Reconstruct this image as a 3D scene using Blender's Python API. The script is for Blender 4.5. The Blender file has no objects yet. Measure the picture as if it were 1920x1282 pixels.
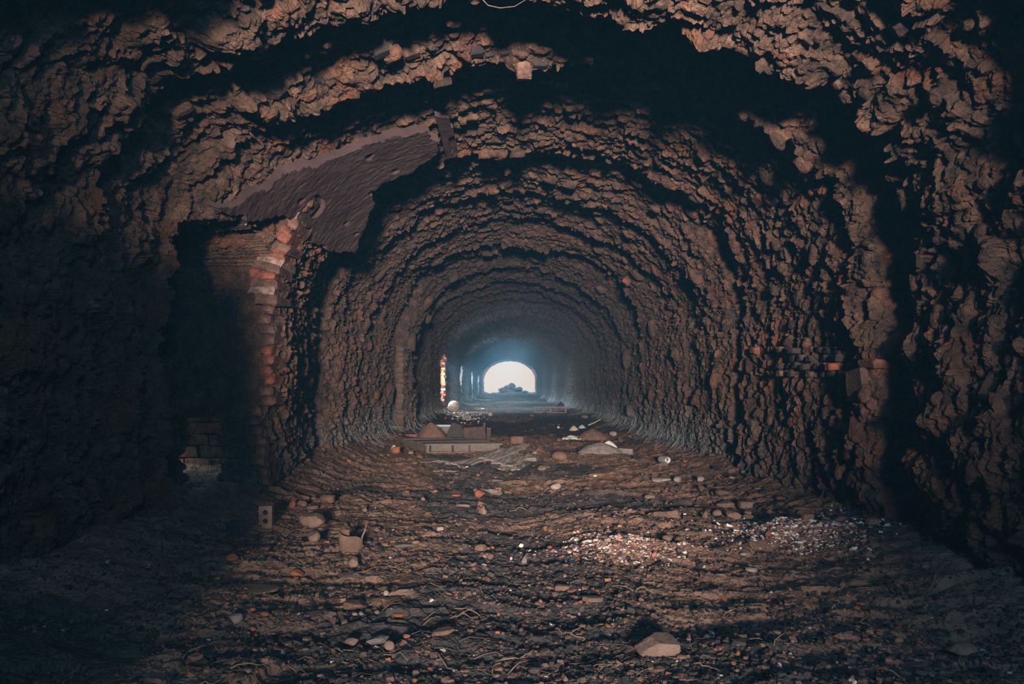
import bpy, bmesh, math, random
import numpy as np
from mathutils import Vector, Matrix

random.seed(7)
rng = np.random.default_rng(11)
scene = bpy.context.scene
C = scene.collection

# ------------------------------------------------------------------ camera
F = 1280.0            # focal length in pixels of the 1920 x 1282 frame
VX, VY = 955.0, 714.0  # where the tunnel axis meets the frame
EYE = 1.0
cam_d = bpy.data.cameras.new('camera')
cam_d.lens = 24.0
cam_d.sensor_width = 36.0
cam_d.sensor_fit = 'HORIZONTAL'
cam_d.shift_x = (960 - VX) / 1920
cam_d.shift_y = (VY - 641) / 1920
cam_d.clip_start = 0.05
cam_d.clip_end = 400
cam = bpy.data.objects.new('camera', cam_d)
cam.location = (0, 0, EYE)
cam.rotation_euler = (math.pi / 2, 0, 0)
C.objects.link(cam)
scene.camera = cam

# ------------------------------------------------------------------ view
scene.view_settings.view_transform = 'Standard'
scene.view_settings.look = 'None'
scene.view_settings.exposure = 0.0
scene.view_settings.gamma = 1.0
scene.view_settings.use_curve_mapping = False
try:
    scene.cycles.use_denoising = True
    scene.cycles.max_bounces = 5
    scene.cycles.diffuse_bounces = 3
    scene.cycles.glossy_bounces = 2
    scene.cycles.volume_bounces = 0
    scene.cycles.sample_clamp_indirect = 4.0
except Exception:
    pass

# ------------------------------------------------------------------ world: even overcast, paler at the horizon, stronger and bluer overhead
w = bpy.data.worlds.new('overcast')
scene.world = w
w.use_nodes = True
nt = w.node_tree
nt.nodes.clear()
wo = nt.nodes.new('ShaderNodeOutputWorld')
bg = nt.nodes.new('ShaderNodeBackground')
tc = nt.nodes.new('ShaderNodeTexCoord')
sx = nt.nodes.new('ShaderNodeSeparateXYZ')
rp = nt.nodes.new('ShaderNodeValToRGB')
rp.color_ramp.elements[0].position = 0.0
rp.color_ramp.elements[0].color = (0.80, 0.765, 0.70, 1)
rp.color_ramp.elements[1].position = 0.6
rp.color_ramp.elements[1].color = (2.2, 3.2, 4.0, 1)
e = rp.color_ramp.elements.new(0.12)
e.color = (0.82, 0.79, 0.735, 1)
nt.links.new(tc.outputs['Generated'], sx.inputs[0])
nt.links.new(sx.outputs['Z'], rp.inputs[0])
nt.links.new(rp.outputs[0], bg.inputs[0])
bg.inputs[1].default_value = 1.0
nt.links.new(bg.outputs[0], wo.inputs[0])

# ------------------------------------------------------------------ lights
def area(name, loc, target, size, power, col, spread=180):
    l = bpy.data.lights.new(name, 'AREA')
    l.shape = 'DISK'
    l.size = size
    l.energy = power
    l.color = col
    l.spread = math.radians(spread)
    o = bpy.data.objects.new(name, l)
    o.location = loc
    o.rotation_euler = (Vector(target) - Vector(loc)).to_track_quat('-Z', 'Y').to_euler()
    C.objects.link(o)
    return o

# daylight that falls in from the kiln mouth behind the camera
spot = bpy.data.lights.new('mouth_daylight', 'SPOT')
spot.energy = 24000
spot.color = (1.0, 0.85, 0.76)
spot.spot_size = math.radians(28.4)
spot.spot_blend = 1.0
spot.shadow_soft_size = 0.42
sp_o = bpy.data.objects.new('mouth_daylight', spot)
sp_o.location = (0.15, -6.5, 1.75)
sp_o.rotation_euler = (Vector((0.1, 10, 1.85)) - Vector((0.15, -6.5, 1.75))).to_track_quat('-Z', 'Y').to_euler()
C.objects.link(sp_o)
# added cool fill lamps: one behind the camera, others standing in the left wickets
area('rear_blue_fill', (1.0, -2.2, 2.7), (-0.8, 4.0, 0.8), 0.8, 95, (0.26, 0.62, 1.0), 180)
WICK_LIGHT = [(21.1, 85), (28.6, 150), (36.0, 150), (43.5, 110)]
for wy, wp in WICK_LIGHT:
    area('wicket_fill', (-2.18, wy, 1.15), (2.3, wy, 1.0), 0.9, wp, (0.62, 0.85, 1.0), 180)
for hy, hp in ((25.0, 190), (32.0, 180), (39.5, 90), (46.0, 30)):
    area('crown_fill', (0.05, hy, 2.75 - 0.008 * hy), (0.05, hy, 0), 2.0, hp, (0.66, 0.86, 1.0), 140)  # fill lamps added under the crown to brighten the far tunnel
sun = bpy.data.lights.new('sun', 'SUN')
sun.energy = 3.0
sun.angle = math.radians(6)
sun.color = (1.0, 0.9, 0.78)
so = bpy.data.objects.new('sun', sun)
so.rotation_euler = Vector((0.72, 0.42, -0.62)).to_track_quat('-Z', 'Y').to_euler()
so.location = (-20, 0, 20)
C.objects.link(so)

# ================================================================== noise
def h2(ix, iy, seed):
    a = (ix.astype(np.int64) * 374761393 + iy.astype(np.int64) * 668265263 + seed * 1442695041) & 0xFFFFFFFF
    a = ((a ^ (a >> 13)) * 1274126177) & 0xFFFFFFFF
    a = ((a ^ (a >> 16)) * 2246822519) & 0xFFFFFFFF
    return ((a ^ (a >> 15)) & 0xFFFFFF) / float(0x1000000)

def vn(x, y, seed=0):
    x, y = np.broadcast_arrays(np.asarray(x, float), np.asarray(y, float))
    ix, iy = np.floor(x), np.floor(y)
    fx, fy = x - ix, y - iy
    u, v = fx * fx * (3 - 2 * fx), fy * fy * (3 - 2 * fy)
    a, b = h2(ix, iy, seed), h2(ix + 1, iy, seed)
    c, d = h2(ix, iy + 1, seed), h2(ix + 1, iy + 1, seed)
    return (a * (1 - u) + b * u) * (1 - v) + (c * (1 - u) + d * u) * v * 1.0

def fbm(x, y, seed=0, o=4, g=0.5):
    s, a, t = 0.0, 1.0, 0.0
    for k in range(o):
        s = s + a * (vn(x * 2 ** k + 13.7 * k, y * 2 ** k + 7.1 * k, seed + k) - 0.5)
        t += a
        a *= g
    return s / t * 2      # about -1..1

def worley(x, y, seed=0):
    x, y = np.broadcast_arrays(np.asarray(x, float), np.asarray(y, float))
    ix, iy = np.floor(x), np.floor(y)
    f1 = np.full(x.shape, 9.0)
    f2 = np.full(x.shape, 9.0)
    cid = np.zeros(x.shape)
    for dx in (-1, 0, 1):
        for dy in (-1, 0, 1):
            cx, cy = ix + dx, iy + dy
            px = cx + 0.1 + 0.8 * h2(cx, cy, seed)
            py = cy + 0.1 + 0.8 * h2(cx, cy, seed + 51)
            dd = (px - x) ** 2 + (py - y) ** 2
            m = dd < f1
            f2 = np.where(m, f1, np.minimum(f2, dd))
            cid = np.where(m, h2(cx, cy, seed + 97), cid)
            f1 = np.where(m, dd, f1)
    return np.sqrt(f1), np.sqrt(f2), cid

def plates(x, y, seed=0, tilt=1.0):
    """broken flakes: every cell is a flat plate with its own height and tilt; returns height, joint distance, cell value"""
    x, y = np.broadcast_arrays(np.asarray(x, float), np.asarray(y, float))
    ix, iy = np.floor(x), np.floor(y)
    f1 = np.full(x.shape, 9.0)
    f2 = np.full(x.shape, 9.0)
    cid, hh = np.zeros(x.shape), np.zeros(x.shape)
    for dx in (-1, 0, 1):
        for dy in (-1, 0, 1):
            cx, cy = ix + dx, iy + dy
            ox = x - (cx + 0.1 + 0.8 * h2(cx, cy, seed))
            oy = y - (cy + 0.1 + 0.8 * h2(cx, cy, seed + 51))
            dd = ox * ox + oy * oy
            m = dd < f1
            f2 = np.where(m, f1, np.minimum(f2, dd))
            c = h2(cx, cy, seed + 97)
            pl = c + tilt * ((h2(cx, cy, seed + 5) - 0.5) * ox + (h2(cx, cy, seed + 6) - 0.85) * oy)
            hh = np.where(m, pl, hh)
            cid = np.where(m, c, cid)
            f1 = np.where(m, dd, f1)
    return hh, np.sqrt(f2) - np.sqrt(f1), cid

def sstep(a, b, x):
    t = np.clip((x - a) / (b - a), 0, 1)
    return t * t * (3 - 2 * t)

# ================================================================== materials
def mat(name):
    m = bpy.data.materials.new(name)
    m.use_nodes = True
    n = m.node_tree
    b = n.nodes['Principled BSDF']
    b.inputs['Roughness'].default_value = 0.9
    b.inputs['Specular IOR Level'].default_value = 0.25
    return m, n, b

def N(n, t, **kw):
    x = n.nodes.new(t)
    for k, v in kw.items():
        setattr(x, k, v)
    return x

def noise_node(n, co, scale, detail=5, rough=0.6):
    x = N(n, 'ShaderNodeTexNoise')
    x.inputs['Scale'].default_value = scale
    x.inputs['Detail'].default_value = detail
    x.inputs['Roughness'].default_value = rough
    n.links.new(co, x.inputs['Vector'])
    return x.outputs['Fac']

def ramp(n, fac, stops):
    r = N(n, 'ShaderNodeValToRGB')
    while len(r.color_ramp.elements) < len(stops):
        r.color_ramp.elements.new(0.5)
    for el, (p, c) in zip(r.color_ramp.elements, stops):
        el.position = p
        el.color = (c, c, c, 1) if isinstance(c, (int, float)) else (*c, 1)
    n.links.new(fac, r.inputs[0])
    return r.outputs[0]

def mix(n, fac, a, b, mode='MIX'):
    x = N(n, 'ShaderNodeMix', data_type='RGBA', blend_type=mode)
    if isinstance(fac, (int, float)):
        x.inputs[0].default_value = fac
    else:
        n.links.new(fac, x.inputs[0])
    for i, c in ((6, a), (7, b)):
        if isinstance(c, tuple):
            x.inputs[i].default_value = (*c, 1)
        else:
            n.links.new(c, x.inputs[i])
    return x.outputs[2]

def mul(n, a, b, op='MULTIPLY'):
    x = N(n, 'ShaderNodeMath', operation=op)
    for i, c in ((0, a), (1, b)):
        if isinstance(c, (int, float)):
            x.inputs[i].default_value = c
        else:
            n.links.new(c, x.inputs[i])
    return x.outputs[0]

def bump(n, b, hs, dist=0.01, strength=1.0):
    h = hs[0]
    for k in hs[1:]:
        h = mul(n, h, k, 'ADD')
    x = N(n, 'ShaderNodeBump')
    x.inputs['Strength'].default_value = strength
    x.inputs['Distance'].default_value = dist
    n.links.new(h, x.inputs['Height'])
    n.links.new(x.outputs[0], b.inputs['Normal'])

def geo(n):
    return N(n, 'ShaderNodeNewGeometry').outputs['Position']

def slag_material(name, gain=1.0):
    """burnt kiln lining: brown dust over dark fused brick, rust blooms, soot and painted haze grey in the far part, pale salts at the foot of the walls"""
    m, n, b = mat(name)
    co = geo(n)
    g = gain
    f1 = noise_node(n, co, 2.3, 6, 0.65)
    f2 = noise_node(n, co, 9.0, 5, 0.65)
    f3 = noise_node(n, co, 40.0, 3, 0.7)
    at = N(n, 'ShaderNodeAttribute', attribute_name='cell')
    base = ramp(n, f2, [(0.30, (0.038 * g, 0.028 * g, 0.025 * g)), (0.50, (0.115 * g, 0.068 * g, 0.048 * g)), (0.68, (0.19 * g, 0.115 * g, 0.08 * g))])
    cellc = ramp(n, at.outputs['Fac'], [(0.1, (0.38, 0.38, 0.42)), (0.45, (0.85, 0.83, 0.82)), (0.8, (1.25, 1.15, 1.1)), (0.95, (1.7, 1.1, 0.85))])
    base = mix(n, 0.75, base, cellc, 'MULTIPLY')
    rust = ramp(n, f1, [(0.54, 0.0), (0.66, 0.7)])
    base = mix(n, rust, base, (0.21 * g, 0.072 * g, 0.030 * g))
    sp = N(n, 'ShaderNodeSeparateXYZ')
    n.links.new(co, sp.inputs[0])
    f4 = noise_node(n, co, 1.1, 3, 0.5)
    red = ramp(n, f4, [(0.62, 0.0), (0.70, 0.6)])
    base = mix(n, red, base, (0.13 * g, 0.045 * g, 0.04 * g))
    pale = ramp(n, mul(n, f3, f2), [(0.36, 0.0), (0.46, 0.6)])
    base = mix(n, pale, base, (0.24, 0.20, 0.17))
    # soot with haze painted into the colour, thicker in the far part
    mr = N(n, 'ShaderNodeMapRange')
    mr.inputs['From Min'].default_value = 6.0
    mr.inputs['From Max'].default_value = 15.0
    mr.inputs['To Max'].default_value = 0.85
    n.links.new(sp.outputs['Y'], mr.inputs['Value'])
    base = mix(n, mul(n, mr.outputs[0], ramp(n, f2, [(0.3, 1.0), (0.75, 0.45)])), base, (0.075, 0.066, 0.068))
    # salt bloom at the foot of the walls
    mz = N(n, 'ShaderNodeMapRange')
    mz.inputs['From Min'].default_value = 0.75
    mz.inputs['From Max'].default_value = 0.0
    n.links.new(sp.outputs['Z'], mz.inputs['Value'])
    my = N(n, 'ShaderNodeMapRange')
    my.inputs['From Min'].default_value = 4.5
    my.inputs['From Max'].default_value = 7.5
    n.links.new(sp.outputs['Y'], my.inputs['Value'])
    salt = mul(n, mul(n, mz.outputs[0], my.outputs[0]), ramp(n, f3, [(0.42, 0.0), (0.62, 0.9)]))
    base = mix(n, salt, base, (0.34, 0.40, 0.43))
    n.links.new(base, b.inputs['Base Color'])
    v = N(n, 'ShaderNodeTexVoronoi')
    v.inputs['Scale'].default_value = 38
    n.links.new(co, v.inputs['Vector'])
    bump(n, b, [mul(n, v.outputs['Distance'], -1.0), mul(n, f3, 1.6), mul(n, noise_node(n, co, 110, 3, 0.75), 0.9)], 0.022, 1.0)
    return m

def plain(name, col, var=0.35, scale=12, bscale=60, bd=0.006, rough=0.9, obj_rand=0.0, metal=0.0):
    m, n, b = mat(name)
    co = N(n, 'ShaderNodeTexCoord').outputs['Object']
    f = noise_node(n, co, scale, 5, 0.65)
    lo = tuple(c * (1 - var) for c in col)
    hi = tuple(min(1, c * (1 + var)) for c in col)
    c = ramp(n, f, [(0.3, lo), (0.7, hi)])
    if obj_rand:
        oi = N(n, 'ShaderNodeObjectInfo')
        c = mix(n, obj_rand, c, ramp(n, oi.outputs['Random'], [(0.0, (0.45, 0.45, 0.5)), (0.5, (1.0, 0.95, 0.9)), (0.85, (1.3, 1.1, 1.0)), (1.0, (1.9, 1.0, 0.7))]), 'MULTIPLY')
    n.links.new(c, b.inputs['Base Color'])
    b.inputs['Roughness'].default_value = rough
    b.inputs['Metallic'].default_value = metal
    bump(n, b, [noise_node(n, co, bscale, 4, 0.7), mul(n, noise_node(n, co, bscale * 0.25, 3), 1.5)], bd, 0.8)
    return m

def chips_material(name, stops):
    m, n, b = mat(name)
    at = N(n, 'ShaderNodeAttribute', attribute_name='cell')
    n.links.new(ramp(n, at.outputs['Fac'], stops), b.inputs['Base Color'])
    return m

M = {}
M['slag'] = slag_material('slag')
M['lump'] = plain('lump', (0.12, 0.072, 0.052), 0.6, 9, 45, 0.012, obj_rand=0.8)
M['brick'] = plain('brick', (0.105, 0.062, 0.047), 0.7, 14, 45, 0.014, obj_rand=0.4)
M['sooty_brick'] = plain('sooty_brick', (0.085, 0.062, 0.053), 0.5, 8, 55, 0.008, obj_rand=0.35)
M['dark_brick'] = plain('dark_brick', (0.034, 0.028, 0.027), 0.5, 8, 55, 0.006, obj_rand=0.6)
M['red_brick'] = plain('red_brick', (0.15, 0.06, 0.04), 0.7, 14, 45, 0.014, obj_rand=0.3)
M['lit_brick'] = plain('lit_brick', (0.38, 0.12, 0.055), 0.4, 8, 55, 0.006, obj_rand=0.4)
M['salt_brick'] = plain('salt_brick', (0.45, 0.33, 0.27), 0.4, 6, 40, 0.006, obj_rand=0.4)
M['pale_brick'] = plain('pale_brick', (0.16, 0.11, 0.092), 0.8, 18, 40, 0.012, obj_rand=0.3)
M['plaster'] = plain('plaster', (0.044, 0.026, 0.026), 0.35, 3.0, 28, 0.012)
M['dust'] = plain('dust', (0.135, 0.082, 0.06), 0.3, 14, 60, 0.005)
M['stone'] = plain('stone', (0.17, 0.115, 0.088), 0.35, 14, 70, 0.005)
M['grey'] = plain('grey', (0.16, 0.14, 0.13), 0.35, 14, 70, 0.005)
M['dark'] = plain('dark', (0.055, 0.048, 0.05), 0.4, 14, 70, 0.005)
M['pale'] = plain('pale', (0.24, 0.20, 0.175), 0.3, 14, 70, 0.004)
M['orange'] = plain('orange', (0.24, 0.09, 0.045), 0.3, 14, 70, 0.004)
M['red'] = plain('red', (0.21, 0.065, 0.045), 0.3, 14, 70, 0.004)
M['wood'] = plain('wood', (0.135, 0.108, 0.094), 0.3, 20, 90, 0.003)
M['wood_grey'] = plain('wood_grey', (0.14, 0.128, 0.118), 0.3, 20, 90, 0.003)
M['felt'] = plain('felt', (0.21, 0.185, 0.165), 0.25, 10, 120, 0.002)
M['twig'] = plain('twig', (0.17, 0.12, 0.085), 0.4, 30, 120, 0.001)
M['straw'] = chips_material('straw', [(0.0, (0.07, 0.05, 0.04)), (0.6, (0.17, 0.12, 0.09)), (1.0, (0.34, 0.26, 0.18))])
M['white'] = plain('white', (0.5, 0.5, 0.48), 0.2, 20, 60, 0.002, 0.7)
M['bluewhite'] = plain('bluewhite', (0.4, 0.5, 0.55), 0.2, 20, 60, 0.002, 0.6)
M['rustmetal'] = plain('rustmetal', (0.055, 0.032, 0.034), 0.4, 12, 60, 0.003, 0.7, metal=0.3)
M['tin'] = plain('tin', (0.55, 0.55, 0.55), 0.2, 20, 60, 0.001, 0.4, metal=0.7)
M['hole'] = plain('hole', (0.015, 0.014, 0.014), 0.2)  # near-black colour painted in for the shade inside openings
M['beige'] = plain('beige', (0.40, 0.33, 0.26), 0.2, 8, 50, 0.002, 0.7)
M['gravel'] = chips_material('gravel', [(0.0, (0.02, 0.022, 0.025)), (0.45, (0.05, 0.042, 0.04)), (0.72, (0.13, 0.08, 0.06)), (0.955, (0.17, 0.10, 0.075)), (0.965, (0.28, 0.09, 0.045)), (0.988, (0.26, 0.11, 0.06)), (0.995, (0.36, 0.33, 0.31)), (1.0, (0.5, 0.48, 0.46))])
M['crumb'] = chips_material('crumb', [(0.0, (0.10, 0.06, 0.05)), (0.3, (0.2, 0.11, 0.08)), (0.45, (0.33, 0.13, 0.08)), (0.6, (0.4, 0.3, 0.26)), (1.0, (0.68, 0.66, 0.64))])
M['whitechip'] = chips_material('whitechip', [(0.0, (0.25, 0.12, 0.09)), (0.3, (0.4, 0.36, 0.34)), (1.0, (0.75, 0.74, 0.72))])

M['fringe'] = chips_material('fringe', [(0.0, (0.16, 0.18, 0.19)), (1.0, (0.42, 0.47, 0.5))])

def floor_material():
    m, n, b = mat('floor_dirt')
    co = geo(n)
    f1 = noise_node(n, co, 1.3, 5, 0.6)
    f2 = noise_node(n, co, 7.0, 6, 0.65)
    f3 = noise_node(n, co, 55.0, 3, 0.7)
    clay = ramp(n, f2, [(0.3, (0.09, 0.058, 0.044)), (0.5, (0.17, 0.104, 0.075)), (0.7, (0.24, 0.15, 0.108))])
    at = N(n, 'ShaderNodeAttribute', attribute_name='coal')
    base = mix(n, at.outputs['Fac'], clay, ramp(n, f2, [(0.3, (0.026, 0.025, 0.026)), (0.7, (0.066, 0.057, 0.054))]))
    spk = ramp(n, f3, [(0.66, 0.0), (0.72, 0.5)])
    base = mix(n, spk, base, (0.3, 0.22, 0.18))
    n.links.new(base, b.inputs['Base Color'])
    v = N(n, 'ShaderNodeTexVoronoi')
    v.inputs['Scale'].default_value = 55
    n.links.new(co, v.inputs['Vector'])
    bump(n, b, [mul(n, v.outputs['Distance'], -0.8), mul(n, f3, 1.2), mul(n, noise_node(n, co, 18, 4), 1.5)], 0.012, 0.9)
    return m
M['floor'] = floor_material()

# ================================================================== object helpers
def mesh_np(name, V, Q, m, parent=None, attrs=None, smooth=False):
    V = np.ascontiguousarray(V, dtype=np.float32).reshape(-1, 3)
    Q = np.ascontiguousarray(Q, dtype=np.int32)
    k = Q.shape[1]
    me = bpy.data.meshes.new(name)
    me.vertices.add(len(V))
    me.vertices.foreach_set('co', V.ravel())
    me.loops.add(Q.size)
    me.loops.foreach_set('vertex_index', Q.ravel())
    me.polygons.add(len(Q))
    me.polygons.foreach_set('loop_start', np.arange(0, Q.size, k, dtype=np.int32))
    try:
        me.polygons.foreach_set('loop_total', np.full(len(Q), k, dtype=np.int32))
    except Exception:
        pass
    me.polygons.foreach_set('use_smooth', np.full(len(Q), smooth, dtype=bool))
    for an, av in (attrs or {}).items():
        a = me.attributes.new(an, 'FLOAT', 'POINT')
        a.data.foreach_set('value', np.ascontiguousarray(av, dtype=np.float32).ravel())
    me.update(calc_edges=True)
    me.materials.append(m)
    return link(name, me, parent)

def link(name, me, parent=None):
    o = bpy.data.objects.new(name, me)
    C.objects.link(o)
    if parent is not None:
        o.parent = parent
    return o

def grid_quads(m, n):
    i = np.arange(m * n).reshape(m, n)
    return np.stack([i[:-1, :-1], i[1:, :-1], i[1:, 1:], i[:-1, 1:]], -1).reshape(-1, 4)

def tag(o, label=None, cat=None, group=None, kind=None):
    if label: o['label'] = label
    if cat: o['category'] = cat
    if group: o['group'] = group
    if kind: o['kind'] = kind
    return o

def empty(name, loc, rz=0.0):
    o = bpy.data.objects.new(name, None)
    o.location = loc
    o.rotation_euler = (0, 0, rz)
    o.empty_display_size = 0.1
    C.objects.link(o)
    return o

BOXV = np.array([(x, y, z) for x in (-.5, .5) for y in (-.5, .5) for z in (-.5, .5)], float)
BOXQ = np.array([(0, 1, 3, 2), (4, 6, 7, 5), (0, 4, 5, 1), (2, 3, 7, 6), (0, 2, 6, 4), (1, 5, 7, 3)])

def box_mesh(name, size, m, jit=0.0, seed=0, seg=1, bev=0.0):
    bm = bmesh.new()
    bmesh.ops.create_cube(bm, size=1)
    for v in bm.verts:
        v.co = Vector([v.co[i] * size[i] for i in range(3)])
    if bev:
        bmesh.ops.bevel(bm, geom=bm.edges[:], offset=bev, segments=1, affect='EDGES')
    r = random.Random(seed)
    if jit:
        for v in bm.verts:
            v.co += Vector([r.uniform(-jit, jit) for _ in range(3)])
    me = bpy.data.meshes.new(name)
    bm.to_mesh(me)
    bm.free()
    me.materials.append(m)
    return me

def part_box(name, size, loc, m, parent, jit=0.0, rot=(0, 0, 0), seed=0, bev=0.0):
    o = link(name, box_mesh(name, size, m, jit, seed, bev=bev), parent)
    o.location = loc
    o.rotation_euler = rot
    return o

ICO = {}
for sub in (1, 2, 3):
    bm = bmesh.new()
    bmesh.ops.create_icosphere(bm, subdivisions=sub, radius=1)
    ICO[sub] = (np.array([v.co[:] for v in bm.verts]), np.array([[v.index for v in f.verts] for f in bm.faces]))
    bm.free()

def rock_verts(sub, seed, cuts=7, rough=0.10, boxy=0.0):
    V, T = ICO[sub]
    V = V.copy()
    r = np.random.default_rng(seed)
    if boxy:
        p = 2 + 6 * boxy
        V = V / (np.abs(V) ** p).sum(1, keepdims=True) ** (1 / p)
    for _ in range(cuts):
        d = r.normal(size=3)
        d /= np.linalg.norm(d)
        h = r.uniform(0.55, 0.85)
        k = V @ d
        V = V - np.clip(k - h, 0, None)[:, None] * d
    V = V * (1 + rough * (r.random((len(V), 1)) - 0.5))
    lo, hi = V.min(0), V.max(0)
    return (V - (lo + hi) / 2) / (hi - lo), T

# ================================================================== floor height
def floor_h(x, d):
    x = np.asarray(x, float)
    d = np.asarray(d, float)
    dn = np.maximum(d, 0.5)
    h = 0.05 * fbm(x * 0.9, d * 0.9, 301, 3)
    # dust banks along the wall feet
    h = h + (0.16 + 0.12 * sstep(6.0, 7.5, d) * sstep(11.0, 9.0, d)) * sstep(1.45, 2.3, -x) + 0.14 * sstep(1.6, 2.5, x)
    # strata: flaky crusts lying across the floor
    wv = 0.5 * fbm(x * 1.3, d * 1.3, 311, 3)
    r1 = vn(x * 1.1 + 4, d * 3.4 + wv * 3, 321)
    r2 = vn(x * 2.7, d * 8.0 + wv * 5, 331)
    h = h + 0.028 * (1 - np.abs(2 * r1 - 1)) ** 2 + 0.022 * (1 - np.abs(2 * r2 - 1)) ** 1.5 - 0.03
    grit = np.exp(-((x - 0.2) / 0.6) ** 2) * sstep(4.6, 3.4, d)
    p, j, c = plates(x * 5.0 + wv, d * 8.5 + wv * 2, 341, 1.1)
    h = h + 0.024 * p * (1 - 0.7 * grit) + 0.010 * (sstep(0.0, 0.15, j) - 1)
    p, j, c = plates(x * 13 + wv * 2, d * 21 + wv * 3, 351, 1.2)
    h = h + 0.011 * p - 0.022
    # shallow rut down the middle of the near floor
    h = h - 0.04 * np.exp(-((x - 0.12) / 0.28) ** 2) * sstep(5.5, 3.0, d)
    # two crumb heaps
    for hx, hd, rx, ry, hh in HEAPS:
        h = h + hh * np.exp(-(((x - hx) / rx) ** 2 + ((d - hd) / ry) ** 2))
    # rubble bank at the far mouth
    rr = np.exp(-((x - 0.15) / 0.85) ** 2) * np.exp(-((d - 51.0) / 2.0) ** 2)
    h = h + 0.42 * rr * (0.6 + 0.8 * vn(x * 2.6, d * 0.6, 361)) + 0.12 * np.exp(-((d - 52.5) / 2.0) ** 2) * vn(x * 1.5, d, 367)
    h = h - 3.0 * sstep(54.0, 60.0, d)
    return h

def ground(px, py):
    d = F / (py - VY)
    return (px - VX) * d / F, d
HEAPS = [(0.66, 4.12, 0.26, 0.20, 0.055), (1.80, 4.35, 0.30, 0.22, 0.095)]

# ================================================================== shell of the tunnel
ZS = 1.65                      # springing height
WALL_S, ARC_S = 1.9, 6.2
TOT = 2 * WALL_S + ARC_S
def prof(s, d):
    """centre-line profile: x, z and the inward normal at arc length s, depth d"""
    s, d = np.broadcast_arrays(np.asarray(s, float), np.asarray(d, float))
    far = sstep(12, 48, d)
    a = 2.27 - 0.30 * far
    xc = 0.13 * (1 - far)
    b = 1.68 - 0.28 * far
    zs = ZS - 0.45 * far
    phi = np.pi * (1 - np.clip((s - WALL_S) / ARC_S, 0, 1))
    x = xc + a * np.cos(phi)
    z = zs + b * np.sin(phi)
    k = (zs + WALL_S - ZS) / WALL_S
    z = np.where(s < WALL_S, zs - (WALL_S - s) * k, z)
    z = np.where(s > WALL_S + ARC_S, zs - (s - WALL_S - ARC_S) * k, z)
    nx, nz = -np.cos(phi) * b, -np.sin(phi) * a
    L = np.sqrt(nx * nx + nz * nz)
    return x, z, nx / L, nz / L

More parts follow.
